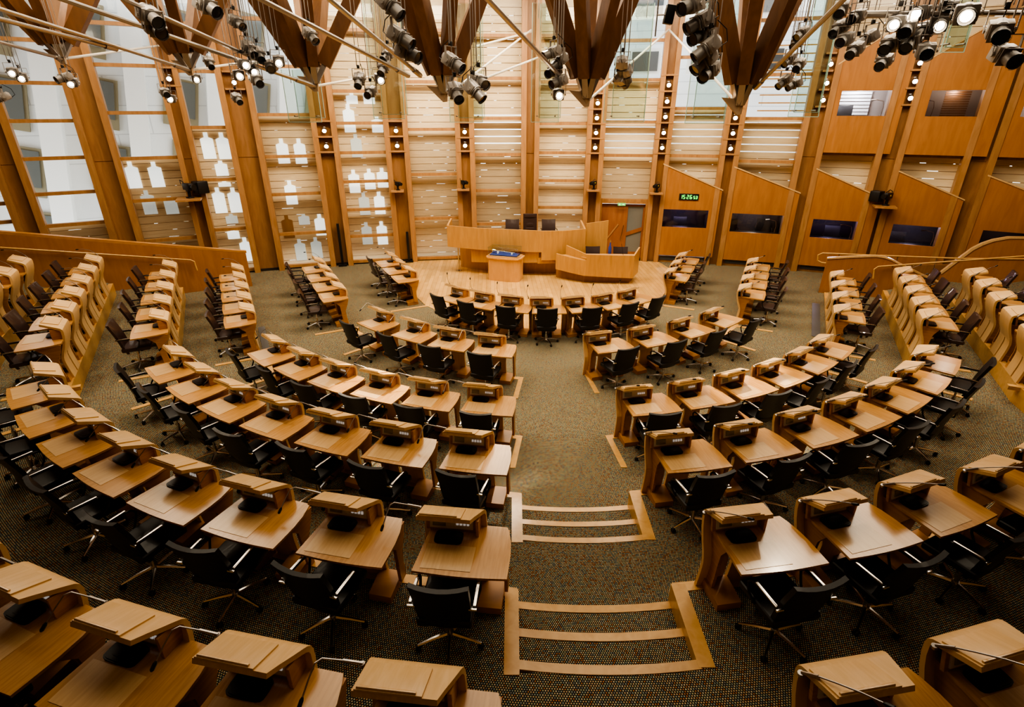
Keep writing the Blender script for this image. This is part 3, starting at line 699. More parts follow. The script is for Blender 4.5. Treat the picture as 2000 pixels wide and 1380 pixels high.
# door under the ninth bay
t = struct('door_1', None, None, WP(6.9, 0, 0)); t.rotation_euler = (0, 0, -rad(6.9))
dn = -.1
put('door_frame', MB().box((-.84, -.05, 1.07), (.08, .2, 2.14)).box((.84, -.05, 1.07), (.08, .2, 2.14)).box((0, -.05, 2.18), (1.76, .2, .08)).mesh('door_frame', M['oak']), t)
l1 = put('door_leaf', MB().box((-.35, -.02, 1.06), (.94, .05, 2.1), bevel=.004).mesh('door_leaf', M['door']), t)
put('handle', MB().tube([(-.02, -.09, .75), (.06, -.09, 1.35)], .012, 8).mesh('handle', M['chrome']), l1)
put('handle', MB().box((-.40, -.055, 1.0), (.05, .02, .9), Matrix.Rotation(rad(35), 4, 'Y')).mesh('handle', M['oak']), l1)
b = MB(); b.box((.15, -.02, 1.06), (.06, .05, 2.1)); b.box((.77, -.02, 1.06), (.06, .05, 2.1)); b.box((.46, -.02, 2.07), (.62, .05, .08)); b.box((.46, -.02, .16), (.62, .05, .32)); b.box((.46, -.03, 1.1), (.62, .05, .13), Matrix.Rotation(rad(-20), 4, 'Y'))
l2 = put('door_leaf', b.mesh('door_leaf', M['door']), t)
put('pane', MB().box((.46, -.01, 1.15), (.58, .012, 1.8)).mesh('pane', M['windark']), l2)
t = thing('exit_sign', 'small green exit sign with white running figure above the door', 'sign', WP(6.72, 2.13, .24), -rad(6.72))
put('sign_box', MB().box((0, 0, 0), (.28, .04, .09), bevel=.004).mesh('sign_box', M['signgreen']), t)
b = MB(); b.box((-.07, -.023, .025), (.02, .006, .02), bevel=.004); b.box((-.075, -.023, 0), (.018, .006, .04), Matrix.Rotation(.3, 4, 'Y')); b.box((-.09, -.023, -.025), (.012, .006, .03), Matrix.Rotation(.8, 4, 'Y')); b.box((-.06, -.023, -.025), (.012, .006, .03), Matrix.Rotation(-.6, 4, 'Y'))
b.box((.05, -.023, 0), (.06, .006, .014)); b.box((.078, -.023, .009), (.03, .006, .012), Matrix.Rotation(.8, 4, 'Y')); b.box((.078, -.023, -.009), (.03, .006, .012), Matrix.Rotation(-.8, 4, 'Y'))
put('pictogram', b.mesh('pictogram', M['signwhite']), t)

# television cameras on wall shelves
CAMS = [(-24.2, 2.72, 1.5, 'big black camera with square prompter on the far left pillar shelf', 1), (-10.3, 2.69, .95, 'small black camera on the pillar shelf right of the fifth window', 0), (-5.4, 2.70, .95, 'small black camera on pillar shelf right of the sixth window', 0),
        (4.5, 2.67, .95, 'small black camera on the pillar shelf left of the door bay', 0), (9.2, 2.60, .95, 'small black camera on pillar shelf between door and clock booth', 0), (24.4, 2.48, 1.3, 'big black camera with square prompter on the right booth pillar shelf', 1)]
cb = MB().box((0, -.02, .24), (.12, .26, .14), bevel=.02).mesh('body', M['black'])
cl = MB().tube([(0, -.13, .24), (0, -.19, .24), (0, -.24, .235)], [.045, .05, .06], 12).mesh('lens_hood', M['black'])
cp = MB().tube([(0, 0, 0), (0, 0, .17)], .035, 10).box((0, 0, .015), (.12, .12, .03), bevel=.005).box((0, 0, .16), (.08, .1, .04), bevel=.01).mesh('mount', M['black'])
cy = MB().box((.063, -.02, .25), (.004, .05, .035)).mesh('badge', plain('yellow_badge', (.7, .55, .05), .5))
cc = MB().tube([(.02, .10, .25), (.0, .16, .33), (-.06, .14, .37), (-.1, .06, .30)], .008, 6).mesh('cable', M['black'])
cq = MB().box((-.26, -.02, .20), (.24, .24, .26), bevel=.02).mesh('prompter', M['black'])
for n, (p, z, s, lab, big) in enumerate(CAMS):
    sh = tag(put('wall_shelf', wbox(MB(), p-.55*s, p+.45*s, z-.05, z, .30 if n == 5 else .1, .62*s+.05).mesh('wall_shelf', M['oak'])), 'small oak shelf holding the '+lab.split(' on ')[0]+(' left' if n == 0 else ' right' if n == 5 else f', {ORD[n-1]} of the four from left'), 'shelf', 'camera shelves')
    t = thing('television_camera', lab, 'camera', WP(p, z, .30*s+.1), -rad(p)+(.6 if p < 0 else -.6), 'wall cameras'); t.scale = (s, s, s)
    for nm, me in (('body', cb), ('lens_hood', cl), ('mount', cp), ('badge', cy), ('cable', cc)): put(nm, me, t)
    if big:
        o = put('prompter', cq, t)
        if p < 0: o.location = (.52, 0, 0)
for p, h, lab in ((-14.97, 1.5, 'tall thin black column loudspeaker against the pillar beside the fifth window'), (-9.9, 1.1, 'thin black column loudspeaker against the pillar beside the sixth window')):
    t = thing('column_loudspeaker', lab, 'loudspeaker', WP(p, .015, .26), -rad(p))
    put('cabinet', MB().box((0, 0, h/2+.05), (.09, .10, h), bevel=.01).mesh('cabinet', M['black']), t); put('foot', MB().box((0, 0, .03), (.30, .24, .06), bevel=.01).mesh('foot', M['black']), t)

# ------------------------------------------------------------------ podium
t = thing('presiding_desk', 'long curved golden oak presiding bench with overhanging front panel', 'desk', (0, 18.5, 0))
def kid(name, me, t=t): o = put(name, me, t); o.matrix_parent_inverse = Matrix.Translation(-t.location); return o
def wallstrip(pts, zb, zt, w):
    b = MB(); n = len(pts); inner = []
    for i, p in enumerate(pts):
        a, c = Vector(pts[max(i-1, 0)]), Vector(pts[min(i+1, n-1)]); d = (c-a).normalized(); inner.append((p[0]-d.y*w, p[1]+d.x*w))
    for i in range(n-1):
        p, q, a, c = pts[i], pts[i+1], inner[i], inner[i+1]
        zb0, zb1 = (zb[i], zb[i+1]) if isinstance(zb, list) else (zb, zb); zt0, zt1 = (zt[i], zt[i+1]) if isinstance(zt, list) else (zt, zt)
        b.hexa([(p[0], p[1], zb0), (q[0], q[1], zb1), (c[0], c[1], zb1), (a[0], a[1], zb0), (p[0], p[1], zt0), (q[0], q[1], zt1), (c[0], c[1], zt1), (a[0], a[1], zt0)])
    return b
kid('front_panel', wallstrip([(-2.28, 18.62), (-1.2, 18.36), (-.1, 18.2), (.98, 18.14)], [.97, .92, .90, .88], [1.70, 1.66, 1.645, 1.61], .06).mesh('front_panel', M['podium']))
kid('front_panel', wallstrip([(.98, 18.14), (1.7, 18.2), (2.50, 18.42)], [.60, .60, .62], [1.61, 1.60, 1.62], .06).mesh('front_panel', M['podium']))
kid('end_panel', wallstrip([(-2.22, 19.3), (-2.28, 18.62)], .97, [1.82, 1.70], .06).mesh('end_panel', M['podium']))
kid('end_panel', wallstrip([(2.50, 18.42), (2.45, 19.3)], .62, [1.62, 1.76], .06).mesh('end_panel', M['podium']))
kid('lower_panel', wallstrip([(-1.46, 18.55), (-.1, 18.28), (.9, 18.22)], [.44, .47, .50], [.98, .92, .9], .06).mesh('lower_panel', M['podium']))
kid('lower_panel', wallstrip([(.86, 18.20), (1.7, 18.28), (2.3, 18.45)], .47, .68, .06).mesh('lower_panel', M['podium']))
kid('plinth', wallstrip([(-1.92, 19.5), (-1.85, 19.42), (-1.0, 18.98), (.2, 18.78), (1.44, 18.66), (2.35, 18.55), (2.9, 19.2)], 0, .98, .08).mesh('plinth', M['podium']))
kid('worktop', MB().prism([(-2.2, 18.65, 1.38), (-.1, 18.24, 1.38), (.98, 18.18, 1.38), (2.45, 18.45, 1.38), (2.4, 18.95, 1.38), (.9, 18.7, 1.38), (-.1, 18.75, 1.38), (-2.15, 19.1, 1.38)], (0, 0, .04)).mesh('worktop', M['podium']))
kid('deck', MB().prism([(-1.85, 19.45, .40), (-1.0, 19.05, .40), (1.44, 18.75, .40), (2.4, 18.6, .40), (3.0, 19.4, .40), (2.6, 20.3, .40), (-1.8, 20.4, .40)], (0, 0, .1)).mesh('deck', M['podium']))
kid('side_screen', wallstrip([(2.56, 18.85), (3.36, 19.0)], [.5, .5], [1.72, 1.80], .05).mesh('side_screen', M['podium']))
kid('support_post', MB().tube([(-1.95, 18.95, 0), (-1.95, 18.95, .03)], .12, 14).tube([(-1.95, 18.95, .03), (-1.95, 18.95, .97)], .025, 10).tube([(-1.95, 18.95, .88), (-1.95, 18.95, .97)], .06, 10).mesh('support_post', M['chrome']))
t2 = thing('clerks_desk', 'low golden oak clerks desk joined in front of the presiding bench', 'desk', (3, 17.6, 0))
def kid2(name, me): return kid(name, me, t2)
kid2('front_panel', wallstrip([(1.46, 17.9), (1.9, 17.62), (2.36, 17.36), (2.42, 17.34)], [.36, .32, .28, .28], [.90, .84, .80, .80], .06).mesh('front_panel', M['podium']))
kid2('front_panel', wallstrip([(2.42, 17.34), (3.2, 17.28), (3.98, 17.26)], [.28, .25, .22], [1.0, .99, .98], .05).mesh('front_panel', M['podium']))
kid2('end_panel', wallstrip([(3.98, 17.26), (4.28, 17.85)], [.22, .25], [.98, 1.13], .05).mesh('end_panel', M['podium']))
kid2('end_panel', wallstrip([(1.80, 17.98), (2.42, 17.40)], [.6, .6], [1.16, .99], .05).mesh('end_panel', M['podium']))
kid2('shelf', MB().prism([(1.46, 17.9, .82), (2.36, 17.38, .78), (2.45, 17.45, .78), (1.85, 18.0, .82)], (0, 0, .03)).mesh('shelf', M['podium']))
kid2('worktop', MB().prism([(2.3, 17.5, .86), (2.45, 17.36, .86), (3.96, 17.28, .86), (4.24, 17.85, .86), (2.0, 17.95, .86)], (0, 0, .03)).mesh('worktop', M['case']))
kid2('plinth', wallstrip([(1.5, 18.1), (2.42, 17.55), (3.93, 17.45), (4.15, 17.95)], 0, .30, .06).mesh('plinth', M['oakd']))
for x, y, z, yaw, lab, tall in ((-.02, 19.22, .74, 180, 'dark leather chair behind the presiding bench, left of the tall one', 0), (.62, 19.30, .62, 180, 'tall black ribbed leather presiding chair at the centre of the bench', 1), (1.30, 19.22, .74, 183, 'dark leather chair behind the presiding bench, right of the tall one', 0),
                           (2.78, 18.12, 0.015, 182, 'dark leather chair behind the clerks desk, nearer the bench', 0), (3.70, 18.05, 0.015, 176, 'dark leather chair behind the clerks desk, nearer the door', 0)):
    chair(x, y, z, yaw, lab, 'podium chairs', 'brown', bool(tall))
t = thing('flask', 'slim blue and silver flask standing at the back of the clerks desk', 'flask', (3.28, 17.93, .89))
put('body', MB().tube([(0, 0, 0), (0, 0, .05), (.0, 0, .22), (0, 0, .27), (0, 0, .38)], [.05, .055, .05, .025, .02], 10).mesh('body', M['blue']), t); put('cap', MB().tube([(0, 0, .38), (0, 0, .46)], [.024, .02], 10).mesh('cap', M['chrome']), t)
for x, y, yaw, lab in ((2.95, 17.5, 5, 'grey papers lying flat on the clerks desk'), (3.86, 17.52, 8, 'black keyboard pad lying near the end of the clerks desk')):
    tag(put('keyboard' if 'black' in lab else 'paper', MB().box((x, y, .90), (.28, .16, .02 if 'black' in lab else .008), rad(yaw), .003).mesh('pad', M['black' if 'black' in lab else 'grey'])), lab, 'keyboard' if 'black' in lab else 'paper')
t = thing('desk_microphone', 'thin black microphone on the clerks desk before its right chair', 'microphone', (3.66, 17.45, .89))
put('stem', MB().tube([(0, 0, 0), (0, .02, .02), (-.08, .1, .42)], .006, 6).mesh('stem', M['black']), t); put('base', MB().tube([(0, 0, 0), (0, 0, .02)], .05, 10).mesh('base', M['black']), t)

# mace table with glass case
yw = math.atan2(-.35, 1.12); t = thing('mace_table', 'pale oak table with curved front holding the glass case', 'table', (-.27, 17.86, .015), yw)
front_c = [(-.56, -.14), (-.5, -.24), (-.2, -.29), (.2, -.29), (.5, -.24), (.56, -.14), (.56, .28), (-.56, .28)]
put('body', MB().prism([(x, y, 0) for x, y in front_c], (0, 0, .76)).mesh('body', M['case']), t)
put('table_top', MB().prism([(x*1.10, y*1.14, .76) for x, y in front_c], (0, 0, .045)).prism([(x*.98, y*.98, .805) for x, y in front_c], (0, 0, .04)).mesh('table_top', M['case']), t)
g = thing('display_case', 'clear glass display case on top of the pale oak table', 'display case', (-.27, 17.86, .862), yw)
b = MB(); x, y, h = .52, .22, .28
for q in ([(-x, -y, 0), (x, -y, 0), (x, -y, h), (-x, -y, h)], [(-x, y, 0), (x, y, 0), (x, y, h), (-x, y, h)], [(-x, -y, 0), (-x, y, 0), (-x, y, h), (-x, -y, h)], [(x, -y, 0), (x, y, 0), (x, y, h), (x, -y, h)], [(-x, -y, h), (x, -y, h), (x, y, h), (-x, y, h)]): b.quad(q)
put('glass_cover', b.mesh('glass_cover', M['gglass']), g)
b = MB()
for sx in (-1, 1):
    for sy in (-1, 1): b.box((sx*x, sy*y, h/2), (.008, .008, h))
for sy in (-1, 1): b.box((0, sy*y, h), (2*x, .008, .008))
put('edge', b.mesh('edge', M['steel']), g)
tag(put('cushion', MB().box((0, 0, .022), (.96, .40, .03), bevel=.01).mesh('cushion', M['blue']), None, (-.27, 17.86, .862), (0, 0, yw)), 'blue cloth cushion inside the glass case', 'cushion')
t = thing('mace', 'silver ceremonial mace lying on blue cushion in the glass case', 'mace', (-.27, 17.86, .90), yw)
put('shaft', MB().tube([(-.42, .0, .09), (.36, -.02, .05)], .016, 10).tube([(-.05, -.01, .07), (0, -.01, .068)], .026, 10).mesh('shaft', M['silver']), t)
put('head', MB().tube([(-.44, 0, .092), (-.40, 0, .09), (-.34, 0, .087), (-.30, 0, .085)], [.05, .062, .045, .02], 12).mesh('head', M['silver']), t)
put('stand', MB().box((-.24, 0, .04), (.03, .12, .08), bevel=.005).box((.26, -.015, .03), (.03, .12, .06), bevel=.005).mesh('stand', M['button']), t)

# ------------------------------------------------------------------ ramp walls and handrails
def vp(o, d, s, z, n=0.): return (o[0]+d[0]*s-d[1]*n, o[1]+d[1]*s+d[0]*n, z)
o, d = (-8.52, 16.88), (-.875, -.485)
def pw(o, d, prof, th=.12):  # profile in (s,z) -> vertical slab
    L = math.hypot(*d); d = (d[0]/L, d[1]/L); nx, ny = -d[1]*th, d[0]*th
    return MB().prism([(o[0]+d[0]*s, o[1]+d[1]*s, z) for s, z in prof], (nx, ny, 0))
struct('wall_ramp_left', pw(o, d, [(0, 0), (0, 1.16), (3.1, 1.80), (5.7, 2.35), (9.5, 3.1), (9.5, 0)], -.14).mesh('wall', M['panel']))
struct('trim_301', pw(o, d, [(-.03, 1.16), (-.03, 1.22), (3.1, 1.87), (5.7, 2.42), (9.5, 3.17), (9.5, 3.1), (5.7, 2.35), (3.1, 1.80)], -.17).mesh('trim', M['riser']))
def rail(name, label, paths, posts=()):
    t = thing(name, label, 'handrail', paths[0][0])
    def kk(n, me): o = put(n, me, t); o.matrix_parent_inverse = Matrix.Translation(-t.location); return o
    for p in paths: kk('rail', MB().tube(p, .024, 8).mesh('rail', M['nosing']))
    for p in posts: kk('bracket', MB().tube(p, .012, 6).mesh('bracket', M['steel']))
rail('handrail', 'wooden handrail running along the left ramp wall', [[vp(o, d, 1.44, .82, .12), vp(o, d, 1.46, 1.10, .12), vp(o, d, 1.55, 1.16, .12), vp(o, d, 5.8, 2.03, .12), vp(o, d, 9, 2.7, .12)]], [[vp(o, d, s, 1.14+(s-1.44)*.204, 0), vp(o, d, s, 1.14+(s-1.44)*.204, .12)] for s in (2.5, 4.5, 6.5)])
o, d = (9.67, 16.2), (.9, -.44)
struct('wall_ramp_right', pw(o, d, [(-.02, 0), (0, 1.14), (.58, 1.25), (1.22, 1.35), (1.45, 1.335), (1.62, 1.29), (2.01, 1.12), (2.47, .93), (2.7, .84), (3.0, .74), (3.0, 0)], .10).mesh('wall', M['panel']))
struct('trim_302', pw((9.67, 16.18), d, [(-.02, 1.14), (.58, 1.25), (1.22, 1.35), (1.45, 1.335), (1.62, 1.29), (2.01, 1.12), (2.47, .93), (3.0, .74), (3.0, .78), (2.47, .975), (2.01, 1.165), (1.62, 1.335), (1.45, 1.38), (1.22, 1.395), (.58, 1.295), (-.02, 1.185)], .13).mesh('trim', M['inlay']))
o2 = (10.4, 17.6)
struct('wall_ramp_inner', pw(o2, d, [(3.24, 0), (3.24, .68), (3.54, 1.11), (3.81, 1.49), (4.0, 1.66), (4.21, 1.79), (4.53, 1.9), (4.88, 1.93), (5.4, 1.9), (7.5, 1.75), (7.5, 0)], .10).mesh('wall', M['panel']))
struct('trim_303', pw((10.4, 17.58), d, [(3.24, .68), (3.54, 1.11), (3.81, 1.49), (4.0, 1.66), (4.21, 1.79), (4.53, 1.9), (4.88, 1.93), (5.4, 1.9), (7.5, 1.75), (7.5, 1.80), (5.4, 1.95), (4.88, 1.98), (4.5, 1.95), (4.17, 1.84), (3.95, 1.71), (3.76, 1.54), (3.49, 1.16), (3.19, .72)], .13).mesh('trim', M['inlay']))
struct('wall_ramp_rear', pw((10.4, 17.95), d, [(.3, 0), (.3, .55), (7, 1.3), (7, 0)], .06).mesh('wall', M['oakd']))
rail('handrail', 'looped wooden handrail above the curved ramp panel, farther of two', [[vp(o2, d, .35, .66), vp(o2, d, -.05, .66), vp(o2, d, -.18, .72), vp(o2, d, -.2, .90), vp(o2, d, -.08, .98), vp(o2, d, 1.0, 1.04), vp(o2, d, 3.65, 1.21), vp(o2, d, 5.5, 1.4)]], [[vp(o2, d, s, 1.0+s*.06), vp(o2, d, s, .6)] for s in (.4, 2.0, 3.0)])
rail('handrail', 'wooden handrail rising to the right across the ramp panels, nearer of two', [[vp(o, d, 1.30, .72, -.10), vp(o, d, 1.26, 1.0, -.10), vp(o, d, 1.34, 1.09, -.10), vp(o, d, 4.54, 1.76, -.10), vp(o, d, 6, 2.05, -.10)]], [[vp(o, d, s, 1.09+(s-1.3)*.207, -.10), vp(o, d, s, 1.05+(s-1.3)*.15, 0)] for s in (1.7, 2.2)])

# ------------------------------------------------------------------ room shell that the photo only hints at
struct('ceiling', MB().box((0, 8, 9.3), (40, 30, .2)).mesh('ceiling', M['ceil']))
struct('wall_left', MB().box((-17.3, 5, 4.5), (.3, 22, 9.6)).mesh('wall', M['oak']))
struct('wall_right', MB().box((17.3, 5.5, 4.5), (.3, 23, 9.6)).mesh('wall', M['oak']))
struct('wall_rear', MB().box((0, -5.2, 4.5), (35, .3, 9.6)).mesh('wall', M['plaster']))

# ------------------------------------------------------------------ buildings outside the glass
t = thing('stone_building', 'pale stone office block with slanting fins outside the left windows', 'building', (-18, 20, -1))
a0 = Vector((-30, 15.5, -1)); dv = Vector((.86, .50, 0)).normalized(); nv = Vector((dv.y, -dv.x, 0))
def kb(n, me): o = put(n, me, t); o.matrix_parent_inverse = Matrix.Translation(-t.location); return o
def bb(s, z, w, h, n, dep, tilt=0.):
    p = a0+dv*s+nv*n; R = Matrix(((dv.x, -nv.x, 0, 0), (dv.y, -nv.y, 0, 0), (0, 0, 1, 0), (0, 0, 0, 1)))
    return (p.x, p.y, z), (w, dep, h), R @ Matrix.Rotation(tilt, 4, 'Y')
def bld(*L):
    b = MB()
    for q in L: c, s, R = bb(*q); b.box(c, s, R)
    return b
kb('wall', bld((15, 7, 34, 20, -1.0, .6)).mesh('wall', M['stone']))
for i in range(9):
    s = 2.2+i*2.9
    kb('fin', bld((s+.45, 6.5, .7, 16, -.3, .9, rad(9))).mesh('fin', M['stonef']))
    for j, z in enumerate((.6, 3.1, 5.6, 8.2)):
        f = kb('window', bld((s+1.75+(z-4)*.08, z, 1.3, 1.9, -.72, .3, rad(12))).mesh('window', M['winbrown'])); 
        put('pane', bld((s+1.88+(z-4)*.08, z+.12, .85, 1.4, -.60, .2, rad(12))).mesh('pane', M['windark']), f)
t = thing('white_building', 'white clad block with wide windows outside the upper right glass', 'building', (9, 30, 0))
kb('wall', MB().box((9, 29.5, 6), (16, .5, 16), rad(-14)).mesh('wall', M['whitewall']))
for i in range(5):
    for j in range(2):
        f = kb('window', MB().box((3.6+i*2.6, 30.1-(3.6+i*2.6-4)*.25-.9, 7.4+j*2.2), (1.5, .3, 1.1), rad(-14), .01).mesh('window', M['stonef'])); o = put('pane', MB().box((3.6+i*2.6, 30.1-(3.6+i*2.6-4)*.25-1.0, 7.4+j*2.2), (1.2, .3, .8), rad(-14)).mesh('pane', M['bluegrey']), f)
b = MB()
for i in range(9): b.box((12.6, 26.2, 5.3+i*.32), (3.2, .06, .05), rad(-14))
kb('louvre', b.mesh('louvre', M['riser']))

# ------------------------------------------------------------------ roof trusses
NODES = [(-10.35, 14, 6.38), (-7.22, 13.5, 6.12), (-4.3, 13, 5.78), (-1.44, 12.5, 5.57), (1.49, 12, 5.47), (4.41, 11.5, 5.33)]
def beam(p, q, w, h, m):
    p, q = Vector(p), Vector(q); d = (q-p).normalized(); x = d.cross(Vector((0, 0, 1))).normalized(); y = x.cross(d)
    b = MB(); P = []
    for e in (p, q):
        P += [tuple(e-x*w/2-y*h/2), tuple(e+x*w/2-y*h/2), tuple(e+x*w/2+y*h/2), tuple(e-x*w/2+y*h/2)]
    b.hexa(P); return b.mesh('beam', m)
for i, (x, y, z) in enumerate(NODES):
    t = thing('roof_strut_node', f'cluster of dark timber roof struts meeting at a steel point, {ORD[i]} from the left', 'roof truss', (x, y, z), 0, 'timber roof struts')
    up = 9.2-z; wide = 1.0 if i > 2 else 1.25
    for dx, dy, w in ((-1.55*wide, -.5, .22), (-.62, -1.7, .22), (.25, 1.6, .2), (.62, -1.5, .2), (1.6*wide, .5, .22)):
        s = .115
        o = put('strut', beam((x+dx*s, y+dy*s, z+up*s+.02), (x+dx, y+dy, z+up), w, .30, M['strut']), t); o.matrix_parent_inverse = Matrix.Translation(-t.location)
        o = put('steel_shoe', beam((x+dx*.02, y+dy*.02, z+up*.02), (x+dx*s*1.1, y+dy*s*1.1, z+up*s*1.1), .12, .10, M['steel']), t); o.matrix_parent_inverse = Matrix.Translation(-t.location)
    o = put('steel_node', MB().tube([(x, y, z-.06), (x, y, z+.12), (x, y, z+.3)], [.03, .08, .05], 10).prism([(x-.36, y-.03, z+.20), (x-.03, y-.03, z-.11), (x+.06, y-.03, z-.10), (x+.08, y-.03, z+.16)], (0, .06, 0)).mesh('steel_node', M['node']), t); o.matrix_parent_inverse = Matrix.Translation(-t.location)
RODS = [((-7.21, 13.5, 6.12), (-7.74, 9.5, 6.69)), ((-7.5, 11.6, 6.36), (-7.79, 9.5, 6.56)), ((-4.3, 13, 5.78), (-6.02, 8.5, 6.65)), ((-4.69, 12, 6.06), (-5.2, 8.5, 6.65)), ((-1.89, 12.3, 5.95), (-2.31, 8, 6.57)), ((-2.17, 12.5, 5.96), (-3.17, 8, 6.57)),
        ((1.06, 12, 5.81), (-.29, 7.5, 6.49)), ((4.67, 11.5, 5.7), (3.91, 7.5, 6.49)), ((-10.35, 14, 6.38), (-10.4, 12.5, 6.56)), ((5.34, 9.5, 6.62), (9.5, 9.5, 6.66))]
TIES = [((-1.44, 12.5, 5.55), (.58, 19.9, 7.65)), ((-.63, 12.8, 5.91), (.76, 19.0, 6.8)), ((1.54, 12, 5.49), (5.03, 20.0, 7.68)), ((5.03, 20.0, 7.68), (4.45, 11.5, 5.36)), ((-10.35, 14, 6.38), (-10.47, 18.5, 7.1)), ((-7.22, 13.5, 6.12), (-7.55, 18.8, 6.75)), ((-4.3, 13, 5.78), (-4.37, 19.5, 6.35)), ((-.96, 16, 6.82), (.58, 19.9, 7.6))]
RL = ['meeting the second strut cluster', 'beside the second strut cluster, thinner', 'meeting the third strut cluster', 'beside the third strut cluster', 'meeting the fourth cluster from above', 'beside the fourth strut cluster', 'meeting the fifth strut cluster', 'meeting the sixth strut cluster', 'meeting the far left strut cluster', 'running level behind the right lamps']
for (p, q), l in zip(RODS, RL):
    q2 = Vector(q)+(Vector(q)-Vector(p))*(0 if 'level' in l else .55)
    o = put('tension_rod', MB().tube([p, q2], .035, 8).mesh('tension_rod', M['steel'])); tag(o, 'grey steel roof rod '+l, 'rod', 'steel roof rods')
    q3 = Vector(p)+(Vector(q)-Vector(p))*.12
    c = put('rod_fork', MB().tube([p, q3], .05, 8).mesh('rod_fork', M['steel']), o)
TL = ['from the fourth strut cluster, upper', 'from the fourth strut cluster, lower', 'from the fifth strut cluster to the wall pillar', 'from the sixth strut cluster to the wall pillar', 'from the far left strut cluster', 'from the second strut cluster', 'from the third strut cluster', 'short, beside the green glass before the centre pillar']
for (p, q), l in zip(TIES, TL):
    tag(put('tie_bar', MB().tube([p, q], .028, 8).mesh('tie_bar', M['white'])), 'thin pale steel tie bar '+l, 'rod', 'pale tie bars')

# hanging acoustic glass
GL = [(-5.72, -4.88, 15, 5.03), (-3.53, -2.74, 15, 5.11), (-1.58, -.75, 15, 5.03), (.5, 1.2, 15, 5.03), (2.35, 3.4, 15, 5.03), (4.31, 5.28, 14.5, 5.01), (6.84, 7.59, 14.5, 5.16), (8.41, 8.87, 12, 6.34)]
for i, (x0, x1, y, z) in enumerate(GL):
    t = thing('glass_panel', f'tall hanging pale green glass panel, {ORD[i]} from the left', 'glass panel', ((x0+x1)/2, y, z), 0, 'hanging glass panels'); w = x1-x0; h = 2.6 if i not in (0, 7) else 1.2
    put('pane', MB().box((-.03, 0, h/2), (w, .012, h)).mesh('pane', M['gglass']), t)
    put('pane', MB().box((.10, .16, h/2+.05), (w*.8, .012, h-.1)).mesh('pane', M['gglass']), t)
    eb = MB()
    for s in (-1, 1): eb.box((-.03+s*w/2, 0, h/2), (.014, .016, h)).box((.10+s*w*.4, .16, h/2+.05), (.012, .016, h-.1))
    eb.box((-.03, 0, 0), (w, .016, .014)).box((.10, .16, .10), (w*.8, .016, .012)); put('edge', eb.mesh('edge', M['gedge']), t)
    for s in (-1, 1):
        put('clip', MB().tube([(s*w*.33, -.03, .14), (s*w*.33, .19, .14)], .018, 8).mesh('clip', M['steel']), t)
        put('cable', MB().tube([(s*w*.33, .08, h-.3), (s*w*.33, .08, 9.2-z)], .01, 6).mesh('cable', M['steel']), t)

# ------------------------------------------------------------------ stage spotlights hanging from the roof
def lamp_meshes():
    S = {}
    b = MB().tube([(0, .16, 0), (0, .12, 0), (0, -.06, 0)], [.055, .095, .10], 14).box((0, .03, .0), (.23, .16, .17), bevel=.02)
    S['housing'] = b.mesh('housing', M['lampgrey'])
    S['barrel'] = MB().tube([(0, -.06, 0), (0, -.24, 0)], [.082, .085], 14, cap=False).tube([(0, -.24, 0), (0, -.062, 0)], [.078, .075], 14, cap=False).tube([(0, -.225, 0), (0, -.245, 0)], .093, 14, cap=False).mesh('barrel', M['lampmid'])
    S['lens'] = MB().tube([(0, -.205, 0), (0, -.22, 0)], .076, 14).mesh('lens', M['lens'])
    S['lens_lit'] = MB().tube([(0, -.185, 0), (0, -.205, 0)], [.055, .04], 14).mesh('lens', M['lit'])
    S['shutter'] = MB().box((0, -.10, 0), (.205, .012, .19), bevel=.003).mesh('shutter', M['lampmid'])
    b = MB()
    b.box((-.145, 0, .09), (.008, .035, .22)); b.box((.145, 0, .09), (.008, .035, .22)); b.box((0, 0, .20), (.298, .035, .010)); b.tube([(-.15, 0, 0), (-.13, 0, 0)], .03, 8); b.tube([(.13, 0, 0), (.15, 0, 0)], .03, 8)
    S['yoke'] = b.mesh('yoke', M['lampgrey'])
    S['clamp'] = MB().box((0, 0, .235), (.05, .06, .07), bevel=.01).mesh('clamp', M['lampdark'])
    S['rod'] = MB().tube([(-.03, 0, 0), (-.03, 0, 1)], .009, 6).tube([(.05, 0, 0), (.05, 0, 1)], .006, 6).mesh('hanging_rod', M['steel'])
    S['flex'] = MB().tube([(0, .16, 0), (.02, .24, .06), (.03, .2, .2), (.04, .05, .30)], .007, 6).mesh('flex', M['black'])
    return S
S = lamp_meshes()
